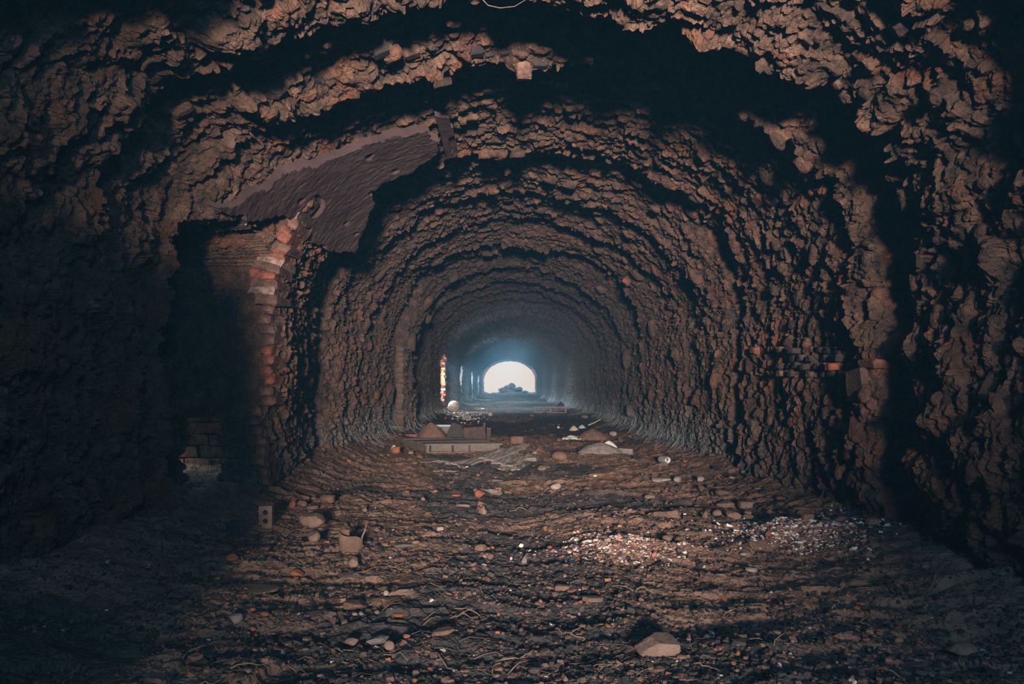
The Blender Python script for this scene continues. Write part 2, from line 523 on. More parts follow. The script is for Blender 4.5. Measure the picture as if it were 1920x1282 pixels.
LIPS = [(2.6, .20), (3.75, .30), (4.55, .30), (6.6, .26), (8.25, .18), (9.6, .12), (11.2, .20), (13.4, .26), (15.2, .10), (16.9, .16), (18.5, .09),
        (20.2, .10), (22.5, .10), (25, .10), (28, .08), (31, .10), (35, .08), (40, .08), (46, .06), (60, .06)]
def shell_offset(s, d):
    s, d = np.broadcast_arrays(np.asarray(s, float), np.asarray(d, float))
    phi = np.clip((s - WALL_S) / ARC_S, 0, 1)
    crown = np.sin(np.pi * phi)
    wall = 1 - crown
    right = sstep(0.6, 0.9, phi)
    left = sstep(0.4, 0.1, phi)
    # ---- ledges
    wob = 0.28 * fbm(s * 0.7, d * 0.25, 21, 4) + 0.07 * fbm(s * 3.5, d * 1.0, 22, 3)
    de = d - wall * 0.09 * np.clip(d - 4.5, 0, 8) - wob * np.clip(d / 7, 0.6, 1.3)
    off = np.zeros(d.shape)
    prev = 1.2
    for lp, am in LIPS:
        t = (de - prev) / (lp - prev)
        inside = (t >= 0) & (t < 1)
        amp = am * (0.18 + 0.82 * crown ** 0.8) * (0.55 + 0.9 * vn(s * 0.5 + lp * 3.1, lp * 1.7, 23))
        off = np.where(inside, amp * (np.clip(t, 0, 1) ** 0.8 - 0.62), off)
        prev = lp
    # ---- thin courses between the ledges
    pitch = 0.30
    q = de / pitch + 0.8 * fbm(s * 1.1, d * 0.5, 31, 3)
    cell = np.floor(q)
    am = 0.055 * h2(cell, np.floor(s * 0.35 + cell * 0.37), 33)
    off = off + am * ((q - cell) - 0.5) * sstep(3.2, 6.0, d)
    # ---- broad swells
    off = off + 0.10 * fbm(s * 0.8, d * 0.8, 41, 3) + 0.05 * fbm(s * 2.2, d * 2.6, 42, 3)
    # ---- lumps
    near = sstep(6.0, 3.8, d)
    wx = 0.5 * fbm(s * 3, d * 3, 51, 3)
    wy = 0.5 * fbm(s * 3 + 9, d * 3 + 5, 52, 3)
    p1, j1, c1 = plates(s / 0.15 + wx, d / 0.065 + wy, 61, 1.3)
    off = off + (1 - 0.5 * near) * (0.050 * p1 + 0.022 * (sstep(0.0, 0.14, j1) - 1))
    p2, j2, c2 = plates(s / 0.062 + wy * 2, d / 0.034 + wx * 2, 62, 1.3)
    off = off + 0.022 * p2 + 0.008 * (sstep(0.0, 0.2, j2) - 1)
    g1, g2, c3 = worley(s / 0.30 + wx, d / 0.28 + wy, 63)
    off = off + near * (0.13 * np.clip(1 - g1 * 1.1, 0, 1) * (0.2 + c3))
    p4, j4, c4 = plates(s / 0.11 + wx * 2, d / 0.09 + wy * 2, 64, 1.2)
    off = off + near * 0.045 * p4
    off = off + 0.014 * fbm(s * 22, d * 26, 71, 2)
    rd = 1 - np.abs(2 * vn(s * 2.6 + wx * 2, d * 11 + wy * 3, 72) - 1)
    off = off + (1 - near * 0.6) * 0.035 * (rd - 0.5)
    rd = 1 - np.abs(2 * vn(s * 7 + wy * 2, d * 30 + wx * 4, 73) - 1)
    off = off + 0.016 * (rd - 0.5)
    # ---- left side: recessed near wall, jamb wall beside the opening, groove, bricked-up pier
    lw = sstep(0.28, 0.12, phi)
    off = off + lw * (-0.28 * sstep(4.75, 4.45, d) + 0.16 * sstep(5.3, 5.55, d) * sstep(7.6, 5.6, d))
    off = off - lw * 0.26 * sstep(7.40, 7.50, d + 0.08 * wob) * sstep(7.95, 7.60, d)
    off = off + lw * 0.20 * sstep(12.35, 12.42, d) * sstep(15.5, 13.0, d)
    off = off + 0.20 * np.exp(-((s - 5.75) / 0.9) ** 2) * sstep(2.3, 3.4, d) * sstep(3.90, 3.72, d + 0.3 * wob)
    # ---- right side: two upright grooves
    rw = sstep(0.72, 0.88, phi)
    off = off - rw * 0.24 * np.exp(-((d - 4.12 + wob * 0.3) / 0.13) ** 2) * sstep(0.4, 1.0, 1.2 + s * 0)
    off = off - rw * 0.16 * np.exp(-((d - 7.1 + wob * 0.2) / 0.10) ** 2)
    # keep the mouth slim
    off = off * (1 - 0.5 * sstep(24, 40, d))
    return off, 0.6 * c1 + 0.4 * c2

OPEN_D = (4.55, 5.60)
WICK_D = (20.55, 21.70)
MORE = ((28.1, 29.2), (35.5, 36.6), (43.0, 44.1))  # the last two wickets are added to carry fill lamps

def opening_top(d, d0, d1, smax, rise):
    t = np.clip((d - d0) / (d1 - d0), 0, 1)
    return smax - rise * (1 - np.sqrt(np.clip(1 - (2 * t - 1) ** 2, 0, 1)))

S = np.linspace(0, TOT, 1001)
D = np.concatenate([np.linspace(-13.6, 1.0, 16)[:-1], np.geomspace(1.0, 49.0, 890)])
for v in OPEN_D + WICK_D + sum(MORE, ()):
    D[np.argmin(np.abs(D - v))] = v
SS, DD = np.meshgrid(S, D, indexing='ij')
OFF, CELL = shell_offset(SS, DD)
PX, PZ, NX, NZ = prof(SS, DD)
SH = np.stack([PX + NX * OFF, DD, PZ + NZ * OFF], -1)     # (M, N, 3)
MS, ND = SH.shape[:2]

keep = np.ones((MS - 1, ND - 1), bool)
sc, dc = (S[:-1] + S[1:]) / 2, (D[:-1] + D[1:]) / 2
OPENINGS = []
for (d0, d1), smax, rise in ((OPEN_D, 2.55, 0.35), (WICK_D, 2.2, 0.35)) + tuple((m_, 2.1, 0.35) for m_ in MORE):
    j0, j1 = int(np.argmin(np.abs(D - d0))), int(np.argmin(np.abs(D - d1)))
    path = []
    tops = []
    for j in range(j0, j1):
        top = float(opening_top(dc[j], d0, d1, smax, rise)) + 0.04 * float(fbm(np.array([dc[j] * 6]), np.array([1.5]), 77, 2)[0])
        it = int(np.searchsorted(S, top))
        keep[:it, j] = False
        tops.append(it)
    path += [(i, j1) for i in range(0, tops[-1] + 1)]
    last = tops[-1]
    for j in range(j1 - 1, j0 - 1, -1):
        it = tops[j - j0]
        path.append((it, j + 1))
        path.append((it, j))
    path += [(i, j0) for i in range(tops[0], -1, -1)]
    OPENINGS.append((j0, j1, tops, path))

iL = int(np.searchsorted(S, WALL_S + ARC_S * 0.20))
iR = int(np.searchsorted(S, WALL_S + ARC_S * 0.80))
def shell_piece(name, i0, i1):
    sub = SH[i0:i1 + 1]
    q = grid_quads(i1 - i0 + 1, ND)[keep[i0:i1].ravel()]
    return tag(mesh_np(name, sub, q, M['slag'], None, {'cell': CELL[i0:i1 + 1]}), kind='structure')
wall_left = shell_piece('wall_left', 0, iL)
ceiling = shell_piece('ceiling', iL, iR)
wall_right = shell_piece('wall_right', iR, MS - 1)
tag(wall_left, 'burnt brown brick wall with a dark opening, left of the tunnel floor')
tag(ceiling, 'fused and crumbling brick vault of the kiln tunnel, stepped in ledges')
tag(wall_right, 'rough burnt brick wall with upright ridges, right of the tunnel floor')

# ------------------------------------------------------------------ floor
fx = np.linspace(-4.4, 3.2, 560)
fd = np.concatenate([np.linspace(-13.7, 1.4, 14)[:-1], np.geomspace(1.4, 60, 640)])
FX, FD = np.meshgrid(fx, fd, indexing='ij')
FH = floor_h(FX, FD)
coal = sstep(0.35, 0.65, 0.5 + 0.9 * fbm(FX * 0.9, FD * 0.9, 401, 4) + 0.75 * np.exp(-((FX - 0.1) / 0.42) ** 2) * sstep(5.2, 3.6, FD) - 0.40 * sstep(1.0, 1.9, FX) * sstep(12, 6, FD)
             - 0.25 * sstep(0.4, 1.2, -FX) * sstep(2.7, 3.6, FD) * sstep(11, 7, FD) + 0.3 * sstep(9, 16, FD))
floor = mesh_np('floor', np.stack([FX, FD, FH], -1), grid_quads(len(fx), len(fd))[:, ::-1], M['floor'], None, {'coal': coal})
tag(floor, 'uneven floor of brown dust, grit and broken crusts', kind='structure')

# ------------------------------------------------------------------ passages behind the two openings
def passage(name, op, xout, amp, m, label, close=True):
    j0, j1, tops, path = op
    P = np.array([SH[i, j] for i, j in path])
    n = len(P)
    K = 110 if amp > 0.02 else 10
    rows = []
    mid = np.array([0, (D[j0] + D[j1]) / 2, 1.0])
    uu = np.cumsum(np.r_[0, np.linalg.norm(np.diff(P, axis=0), axis=1)])
    for k in range(K + 1):
        t = k / K
        R = P.copy()
        R[:, 0] = P[:, 0] * (1 - t) + xout * t
        dirn = mid - R
        dirn[:, 0] = 0
        dirn[:, 1] = np.sign(dirn[:, 1]) * np.clip(np.abs(dirn[:, 1]) / 0.5, 0, 1)
        dirn[:, 2] = np.where(R[:, 2] > 1.9, -1, 0) * np.clip((R[:, 2] - 1.9) / 0.2, 0, 1)
        f1, f2, c = worley(uu / 0.075, np.full(n, R[0, 0] / 0.075) + R[:, 0] / 0.075, 501)
        disp = amp * (np.clip(1 - f1, 0, 1) * (0.3 + c) + 0.8 * fbm(uu * 2, R[:, 0] * 2, 503, 3))
        rows.append(R + dirn * (disp * min(1, t * 6))[:, None])
    V = np.array(rows)
    o = tag(mesh_np(name, V, grid_quads(K + 1, n), m, None, {'cell': np.full((K + 1) * n, 0.4) + 0.4 * np.random.default_rng(5).random((K + 1) * n)}), label, kind='structure')
    return o, V

# near opening: passage closed at the back, with a breach in its far wall
j0, j1, tops, path = OPENINGS[0]
niche, NV = passage('wall_passage', OPENINGS[0], -3.75, 0.05, M['slag'], 'dark brick sides of the wicket passage in the left wall')
# breach: drop the faces of the far side inside a ragged outline
me = niche.data
bm = bmesh.new()
bm.from_mesh(me)
def in_breach(c):
    if c.y < 5.3: return False
    cx, cz = -2.50, 0.36
    w_ = 0.155 + 0.03 * math.sin(c.z * 21) + 0.02 * math.sin(c.z * 55)
    lean = 0.03 * (c.z - cz)
    return abs(c.x - cx - lean) < w_ * (1 - 0.35 * max(0, (c.z - 0.45) / 0.3)) and -0.3 < c.z < 0.70
dead = [f for f in bm.faces if in_breach(f.calc_center_median())]
bmesh.ops.delete(bm, geom=dead, context='FACES')
bm.to_mesh(me)
bm.free()
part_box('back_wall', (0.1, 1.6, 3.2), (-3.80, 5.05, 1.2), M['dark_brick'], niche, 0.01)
part_box('sky_cover', (1.9, 1.7, 0.12), (-3.2, 5.05, 2.60), M['dark_brick'], niche, 0.01)  # unseen slab put in to keep sky light out of the passage
part_box('leak_patch', (0.8, 1.05, 0.10), (-2.45, 5.17, 2.42), M['dark_brick'], niche, 0.01)  # unseen patch added against a sky light leak
wick, WV = passage('wall_wicket', OPENINGS[1], -2.75, 0.012, M['brick'], 'brick sides of the far wicket opening in the left wall')

for op in OPENINGS[2:]:
    passage('wall_wicket', op, -2.75, 0.012, M['slag'], 'brick sides of a wicket opening far down the left wall')

# yard wall seen through the breach: large bricks, lit by the sky
yard = empty('brick_wall', (-2.55, 6.75, 0))
tag(yard, 'brown brick wall seen through the breach low in the dark passage', 'wall')
r = random.Random(3)
for row in range(9):
    z = -0.1 + row * 0.118
    for k in range(-3, 1):
        x = k * 0.255 + (0.127 if row % 2 else 0) + r.uniform(-.01, .01)
        if z > 0.78 and r.random() < 0.35: continue
        part_box('brick', (0.243, 0.14, 0.106), (x, r.uniform(-.02, .03), z + 0.05), M['brick'], yard, 0.008, (0, r.uniform(-.02, .02), 0), r.randrange(9999), 0.008)
part_box('mortar', (0.95, 0.10, 1.0), (-0.34, 0.05, 0.38), M['dark_brick'], yard)

part_box('sky_cover', (1.6, 1.3, 0.12), (-0.85, -0.30, 1.25), M['dark_brick'], yard)  # unseen cover added to dim the wall behind the breach
# back end of the kiln and a broken pier beside the camera, which shade the left foreground
part = mesh_np('wall_back', np.array([(-3.2, -13.5, -.5), (3.2, -13.5, -.5), (3.2, -13.5, 4.2), (-3.2, -13.5, 4.2)]), np.array([(0, 1, 2, 3)]), M['slag'], None, {'cell': np.full(4, .4)})
tag(part, 'closed brick end of the tunnel behind the viewpoint', kind='structure')
def rough_block(name, x0, x1, y0, y1, z0, z1, label):
    n = 26
    V, Q = [], []
    def face(f):
        b = sum(len(v) for v in V)
        u, v = np.meshgrid(np.linspace(0, 1, n), np.linspace(0, 1, n), indexing='ij')
        V.append(np.stack(f(u, v), -1).reshape(-1, 3))
        Q.append(grid_quads(n, n) + b)
    X, Y, Z = (lambda t: x0 + (x1 - x0) * t), (lambda t: y0 + (y1 - y0) * t), (lambda t: z0 + (z1 - z0) * t)
    face(lambda u, v: (X(u), Y(v) * 0 + y0, Z(v)))
    face(lambda u, v: (X(u), Y(v) * 0 + y1, Z(v)))
    face(lambda u, v: (X(u), Y(v), 0 * u + z1))
    face(lambda u, v: (0 * u + x1, Y(u), Z(v)))
    face(lambda u, v: (0 * u + x0, Y(u), Z(v)))
    V = np.concatenate(V)
    nz = fbm(V[:, 0] * 4 + V[:, 2] * 3, V[:, 1] * 4 + V[:, 2] * 5, 601, 4)
    t = sstep(z0 + (z1 - z0) * 0.3, z1, V[:, 2])
    V[:, 0] += nz * 0.08 - t * 0.12 * np.sign(V[:, 0] - (x0 + x1) / 2)
    V[:, 2] += 0.16 * fbm(V[:, 0] * 3, V[:, 1] * 3, 602, 3) * t
    return tag(mesh_np(name, V, np.concatenate(Q), M['slag'], None, {'cell': np.full(len(V), .4)}), label, kind='structure')
rough_block('wall_near', -2.9, -1.12, 0.15, 0.95, -0.1, 1.80, 'broken brick pier standing beside the viewpoint on the left')

# ------------------------------------------------------------------ far mouth: free brick arch
arch = empty('wall_end', (0, 52.2, 0))
tag(arch, 'brick arch framing the bright far mouth of the tunnel', kind='structure')
r = random.Random(5)
def mouth(phi_or_z, side=0):
    return
ain, bin_, zin = 1.96, 1.42, 1.10
ks = 13
for sd in (-1, 1):
    for k in range(ks):
        z = -0.25 + k * (zin + 0.25) / ks + 0.07
        part_box('brick', (0.55, 0.5, 0.128), (sd * (ain + 0.275) + 0.02 + r.uniform(-.03, .03), 0, z), M['red_brick'], arch, 0.012, (0, 0, 0), r.randrange(9999))
nv = 34
for k in range(nv):
    ph = math.pi * (k + 0.5) / nv
    x, z = 0.02 + (ain + 0.3) * math.cos(ph), zin + (bin_ + 0.3) * math.sin(ph)
    tang = math.atan2((bin_ + .3) * math.cos(ph), -(ain + .3) * math.sin(ph))
    mm = M['red_brick'] if abs(math.cos(ph)) > 0.80 else M['dark_brick']
    part_box('brick', (0.205, 0.5, 0.62 + r.uniform(-.04, .04)), (x, 0, z), mm, arch, 0.012, (0, -tang, 0), r.randrange(9999))

# ================================================================== surface lookup for things fixed to the shell
def shell_at(s, d):
    i = int(np.clip(np.searchsorted(S, s), 1, MS - 2))
    j = int(np.clip(np.searchsorted(D, d), 1, ND - 2))
    x, z, nx, nz = [float(v) for v in prof(S[i], D[j])]
    return Vector(SH[i, j]), Vector((nx, 0, nz))

def basis(n):
    t = Vector((n.z, 0, -n.x))             # along the arc
    y = Vector((0, 1, 0))
    return Matrix((t, y, n)).transposed()  # local x: arc, y: depth, z: inward

def ray_sd(px, py, delta):
    """arc length and depth where the sight line through a point of the photograph meets the vault, delta inside its line"""
    dx, dz = (px - VX) / F, (VY - py) / F
    d = 6.0
    for _ in range(6):
        far = float(sstep(12, 48, d))
        a = 2.27 - 0.17 * far - delta
        xc = 0.13 * (1 - far)
        b = 1.68 - 0.70 * far - delta
        zz = EYE - ZS
        A = dx * dx / a ** 2 + dz * dz / b ** 2
        B = -2 * dx * xc / a ** 2 + 2 * dz * zz / b ** 2
        Cc = xc * xc / a ** 2 + zz * zz / b ** 2 - 1
        d = (-B + math.sqrt(B * B - 4 * A * Cc)) / (2 * A)
        z = EYE + dz * d
        if z < ZS:
            d = ((xc + a) if dx > 0 else (xc - a)) / dx
    x, z = dx * d, EYE + dz * d
    if z < ZS:
        s = z + (WALL_S - ZS) if dx < 0 else WALL_S + ARC_S + (ZS - z)
    else:
        phi = math.atan2((z - ZS) / b, (x - xc) / a)
        s = WALL_S + ARC_S * (1 - phi / math.pi)
    return s, d

# ------------------------------------------------------------------ lumps of fused brick that stand out of the lining
LUMPS = []
for k in range(10):
    V, T = rock_verts(2, 900 + k, 6, 0.16, 0.35)
    LUMPS.append((V, T))
lump_me = []
for V, T in LUMPS:
    o = mesh_np('stone', V, T, M['slag'], None, {'cell': np.full(len(V), 0.15 + 0.08 * (len(lump_me) % 10))})
    lump_me.append(o.data)
    bpy.data.objects.remove(o)
def owner(s):
    return wall_left if s < S[iL] else (wall_right if s > S[iR] else ceiling)
count = {'wall_left': 0, 'ceiling': 0, 'wall_right': 0}
limit = {'wall_left': 120, 'ceiling': 240, 'wall_right': 230}
tries = 0
r = random.Random(21)
while tries < 6000 and any(count[k] < limit[k] for k in count):
    tries += 1
    px, py = r.uniform(-10, 1930), r.uniform(-10, 1000)
    if py > VY + 20 and abs(px - VX) < 2.05 * (py - VY): continue
    if (px - VX) ** 2 + (py - VY) ** 2 < 210 ** 2: continue
    if 420 < px < 880 and 215 < py < 470: continue
    if 230 < px < 600 and py > 400: continue
    s, d = ray_sd(px, py, 0.0)
    if not (2.0 < d < 14) or not (0.15 < s < TOT - 0.15): continue
    own = owner(s)
    if count[own.name] >= limit[own.name]: continue
    p, nrm = shell_at(s, d)
    sz = r.uniform(13, 30) * d / F * (1.0 if d > 4.5 else 1.15)
    o = link('stone', lump_me[r.randrange(10)], own)
    ax = (sz * r.uniform(0.8, 1.4), sz * r.uniform(0.55, 0.9), sz * r.uniform(0.5, 0.8))
    o.matrix_local = Matrix.Translation(p + nrm * ax[2] * 0.12) @ (basis(nrm).to_4x4() @ Matrix.Rotation(r.uniform(-.5, .5), 4, 'Z') @ Matrix.Rotation(r.uniform(-.25, .25), 4, 'X')) @ Matrix.Diagonal((*ax, 1))
    count[own.name] += 1

# ------------------------------------------------------------------ bricks that can be picked out
def brick_on(own, s, d, size, m, out=0.0, rot=0.0, seed=0):
    p, nrm = shell_at(s, d)
    o = link('brick', box_mesh('brick', size, m, 0.006, seed, bev=0.008), own)
    o.matrix_local = Matrix.Translation(p + nrm * out) @ basis(nrm).to_4x4() @ Matrix.Rotation(rot, 4, 'Z')
    return o
# jamb and springing of the near opening (each brick shows its face to the viewer)
s = 0.35
k = 0
while s < 2.95:
    step = 0.082 if s < 2.0 else 0.088
    p, nrm = shell_at(min(s, 2.6), OPEN_D[1] + 0.03)
    if s > 2.6:
        p2, nrm = shell_at(s, OPEN_D[1] + 0.03)
        p = p2
    mm = M['brick']
    if 1.25 < s < 1.5 or k in (22, 25, 27, 28): mm = M['red_brick']
    elif k in (20, 24, 30, 31): mm = M['pale_brick']
    dep = 0.10 if s < 1.9 else 0.20
    wd = (0.10 if s < 1.9 else 0.20) + r.uniform(-.02, .02)
    o = link('brick', box_mesh('brick', (step - 0.004, dep + 0.16, wd), mm, 0.013, k, bev=0.012), wall_left)
    o.matrix_local = Matrix.Translation(p - nrm * (wd / 2 - (0.02 if s < 1.9 else 0.035)) + Vector((0, 0.035, 0))) @ basis(nrm).to_4x4() @ Matrix.Rotation(r.uniform(-.03, .03), 4, 'Z')
    s += step
    k += 1
# brick ends showing in the broken crown
for lip, px0, px1, py in ((3.75, 700, 1230, 60), (4.55, 860, 1190, 150)):
    n_ = 17 if lip < 4 else 12
    for k in range(n_):
        s, d = ray_sd(px0 + (px1 - px0) * k / n_, py + r.uniform(-8, 8), 0.0)
        mm = M['dark_brick'] if r.random() < 0.8 else M['brick']
        if lip > 4 and k in (6, 7): mm = M['red_brick']
        brick_on(ceiling, s, d, (0.10, 0.075, 0.22), mm, r.uniform(-.14, -.03), r.uniform(-.12, .12), 100 + k)
# coursed brick ends in the right wall
for row in range(4):
    for k in range(7):
        px, py = 1478 + k * 17 + (8 if row % 2 else 0), 655 + row * 15
        s, d = ray_sd(px, py, 0.05)
        mm = M['dark_brick'] if (k + row) % 3 else M['brick']
        if row == 2 and k > 4: mm = M['red_brick']
        brick_on(wall_right, s, d, (0.05, 0.062, 0.10), mm, r.uniform(0.0, .03), r.uniform(-.08, .08), 200 + row * 9 + k)
for px, py, mm, sz in ((1395, 650, 'red_brick', (.07, .11, .1)), (1420, 655, 'red_brick', (.07, .09, .1)), (1640, 715, 'lump', (.17, .2, .16)), (1660, 680, 'red_brick', (.05, .2, .12)), (1625, 730, 'lump', (.16, .12, .14)),
                       (1500, 560, 'dark_brick', (.09, .07, .1)), (1360, 800, 'red_brick', (.05, .10, .1)), (1595, 800, 'red_brick', (.05, .18, .1)), (1180, 520, 'red_brick', (.12, .10, .1)), (1290, 480, 'dark_brick', (.1, .1, .1)),
                       (1420, 375, 'red_brick', (.1, .12, .1)), (1445, 372, 'dark_brick', (.1, .12, .1))):
    s, d = ray_sd(px, py, 0.05)
    brick_on(owner(s), s, d, sz, M[mm], -0.01, r.uniform(-.15, .15), px)
# bricked-up strips on the left wall beyond the pallet
for (x0, x1, dd_, ztop, rows) in ((-2.13, -1.90, 12.35, 1.62, 17), (-2.02, -1.87, 12.95, 0.86, 9), (-1.97, -1.85, 13.65, 0.84, 9)):
    for q in range(rows):
        hgt = ztop / rows
        o = part_box('brick', (x1 - x0 + r.uniform(-.03, .03), 0.30, hgt - 0.004), ((x0 + x1) / 2 - 0.02, dd_ + 0.15 + r.uniform(-.02, .02), (q + 0.5) * hgt), M['sooty_brick'], wall_left, 0.012, (0, 0, r.uniform(-.05, .05)), q + rows, 0.008)
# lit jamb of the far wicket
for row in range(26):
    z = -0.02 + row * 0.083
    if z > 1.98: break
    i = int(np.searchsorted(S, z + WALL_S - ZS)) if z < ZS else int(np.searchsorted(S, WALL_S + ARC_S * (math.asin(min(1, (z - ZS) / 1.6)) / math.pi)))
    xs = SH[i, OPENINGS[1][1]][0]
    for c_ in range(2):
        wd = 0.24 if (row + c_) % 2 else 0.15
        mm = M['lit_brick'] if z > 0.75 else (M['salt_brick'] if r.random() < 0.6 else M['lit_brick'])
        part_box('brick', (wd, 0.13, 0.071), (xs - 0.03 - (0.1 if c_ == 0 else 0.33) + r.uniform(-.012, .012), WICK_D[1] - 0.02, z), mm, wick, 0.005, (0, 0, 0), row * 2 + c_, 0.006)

# ------------------------------------------------------------------ smooth slab on the left haunch, and the small plate beside it
def in_poly(x, y, poly):
    inside = np.zeros(x.shape, bool)
    n = len(poly)
    for a in range(n):
        x1, y1 = poly[a]
        x2, y2 = poly[(a + 1) % n]
        cond = (y1 > y) != (y2 > y)
        xi = (x2 - x1) * (y - y1) / ((y2 - y1) + 1e-12) + x1
        inside ^= cond & (x < xi)
    return inside
def slab(name, pixels, delta, thick, m, label, parent, res=0.016, amp=0.02, ragged=0.03, tilt=0.14):
    poly = [ray_sd(px, py, delta) for px, py in pixels]
    ps, pd = np.array(poly).T
    s = np.arange(ps.min() - .05, ps.max() + .05, res)
    d = np.arange(pd.min() - .05, pd.max() + .05, res)
    A, B = np.meshgrid(s, d, indexing='ij')
    jx = ragged * fbm(A * 9, B * 9, 701, 3)
    jy = ragged * fbm(A * 9 + 5, B * 9 + 3, 702, 3)
    ins = in_poly(A + jx, B + jy, poly)
    x, z, nx, nz = prof(A, B)
    o1 = delta + tilt * (B - np.mean(pd)) + amp * fbm(A * 1.6, B * 1.6, 703, 3) + 0.25 * amp * fbm(A * 12, B * 30, 704, 3)
    o1 = o1 - 0.03 * (vn(A * 7, B * 7, 705) > 0.86)
    top = np.stack([x + nx * o1, B, z + nz * o1], -1)
    o2 = delta + tilt * (B - np.mean(pd)) - thick
    bot = np.stack([x + nx * o2, B, z + nz * o2], -1)
    f = ins[:-1, :-1] & ins[1:, :-1] & ins[1:, 1:] & ins[:-1, 1:]
    m_, n_ = A.shape
    q = grid_quads(m_, n_)[f.ravel()]
    Vall = np.concatenate([top.reshape(-1, 3), bot.reshape(-1, 3)])
    off = m_ * n_
    faces = [q, q[:, ::-1] + off]
    edges = {}
    for quad in q:
        for a in range(4):
            e0, e1 = int(quad[a]), int(quad[(a + 1) % 4])
            if (e1, e0) in edges: edges.pop((e1, e0))
            else: edges[(e0, e1)] = 1
    side = np.array([(b_, a_, a_ + off, b_ + off) for a_, b_ in edges])
    faces.append(side)
    Q = np.concatenate(faces)
    used, inv = np.unique(Q, return_inverse=True)
    return tag(mesh_np(name, Vall[used], inv.reshape(-1, 4), m, parent), label)
slab('plaster_slab', [(440, 402), (475, 390), (512, 368), (566, 332), (645, 302), (722, 272), (796, 246), (824, 262), (820, 282), (760, 312), (708, 332), (694, 372), (668, 412), (645, 452), (606, 456), (572, 440), (582, 418), (560, 405), (530, 414), (480, 412)],
     0.20, 0.07, M['plaster'], 'smooth dark reddish slab of lining', ceiling, 0.013, 0.025, 0.075)
slab('iron_plate', [(824, 228), (850, 230), (866, 282), (838, 288)], 0.24, 0.04, M['rustmetal'], 'small rusty ribbed plate beside the smooth slab', ceiling, 0.012, 0.004, 0.006)

# ================================================================== loose things on the floor
def fz(x, d):
    return float(floor_h(np.array([x]), np.array([d]))[0])

def place_rock(px, py, wpx, hpx, m, label, shape='rock', name='stone', cat='stone', group=None, deep=0.75, rz=None, tilt=0.0, seed=None, sink=0.18):
    x, d = ground(px, py)
    sc = d / F
    wd = wpx * sc
    dp = wd * deep
    ht = max(hpx * sc - dp / d * 0.7, 0.48 * hpx * sc)
    sd = int(px * 7 + py * 13) if seed is None else seed
    sub = 3 if wpx > 26 else 2
    if shape == 'rock': V, T = rock_verts(sub, sd, 8, 0.05)
    elif shape == 'slab': V, T = rock_verts(sub, sd, 5, 0.04, 0.5)
    elif shape == 'brick': V, T = rock_verts(sub, sd, 1, 0.03, 1.0)
    elif shape == 'round': V, T = rock_verts(sub, sd, 2, 0.05)
    else:                                   # shard: wedge
        V, T = rock_verts(sub, sd, 6, 0.04)
        V = V.copy()
        V[:, 0] *= (1 - 0.75 * (V[:, 2] + 0.5))
    V = V * np.array((wd, dp, ht * (1 + sink)))
    a = random.Random(sd).uniform(-.25, .25) if rz is None else rz
    ca, sa, ct, st = math.cos(a), math.sin(a), math.cos(tilt), math.sin(tilt)
    V = V @ np.array(((ct, 0, st), (0, 1, 0), (-st, 0, ct))).T
    V = V @ np.array(((ca, -sa, 0), (sa, ca, 0), (0, 0, 1))).T
    y = d + dp * 0.5
    z0 = float(np.mean([fz(x, y), fz(x - wd * .35, y), fz(x + wd * .35, y), fz(x, d), fz(x, d + dp)])) + 0.006 + 0.15 * ht
    V[:, 2] += -V[:, 2].min() - ht * sink
    o = mesh_np(name, V, T, M[m], None, None, False)
    o.location = (x, y, z0)
    return tag(o, label, cat, group)

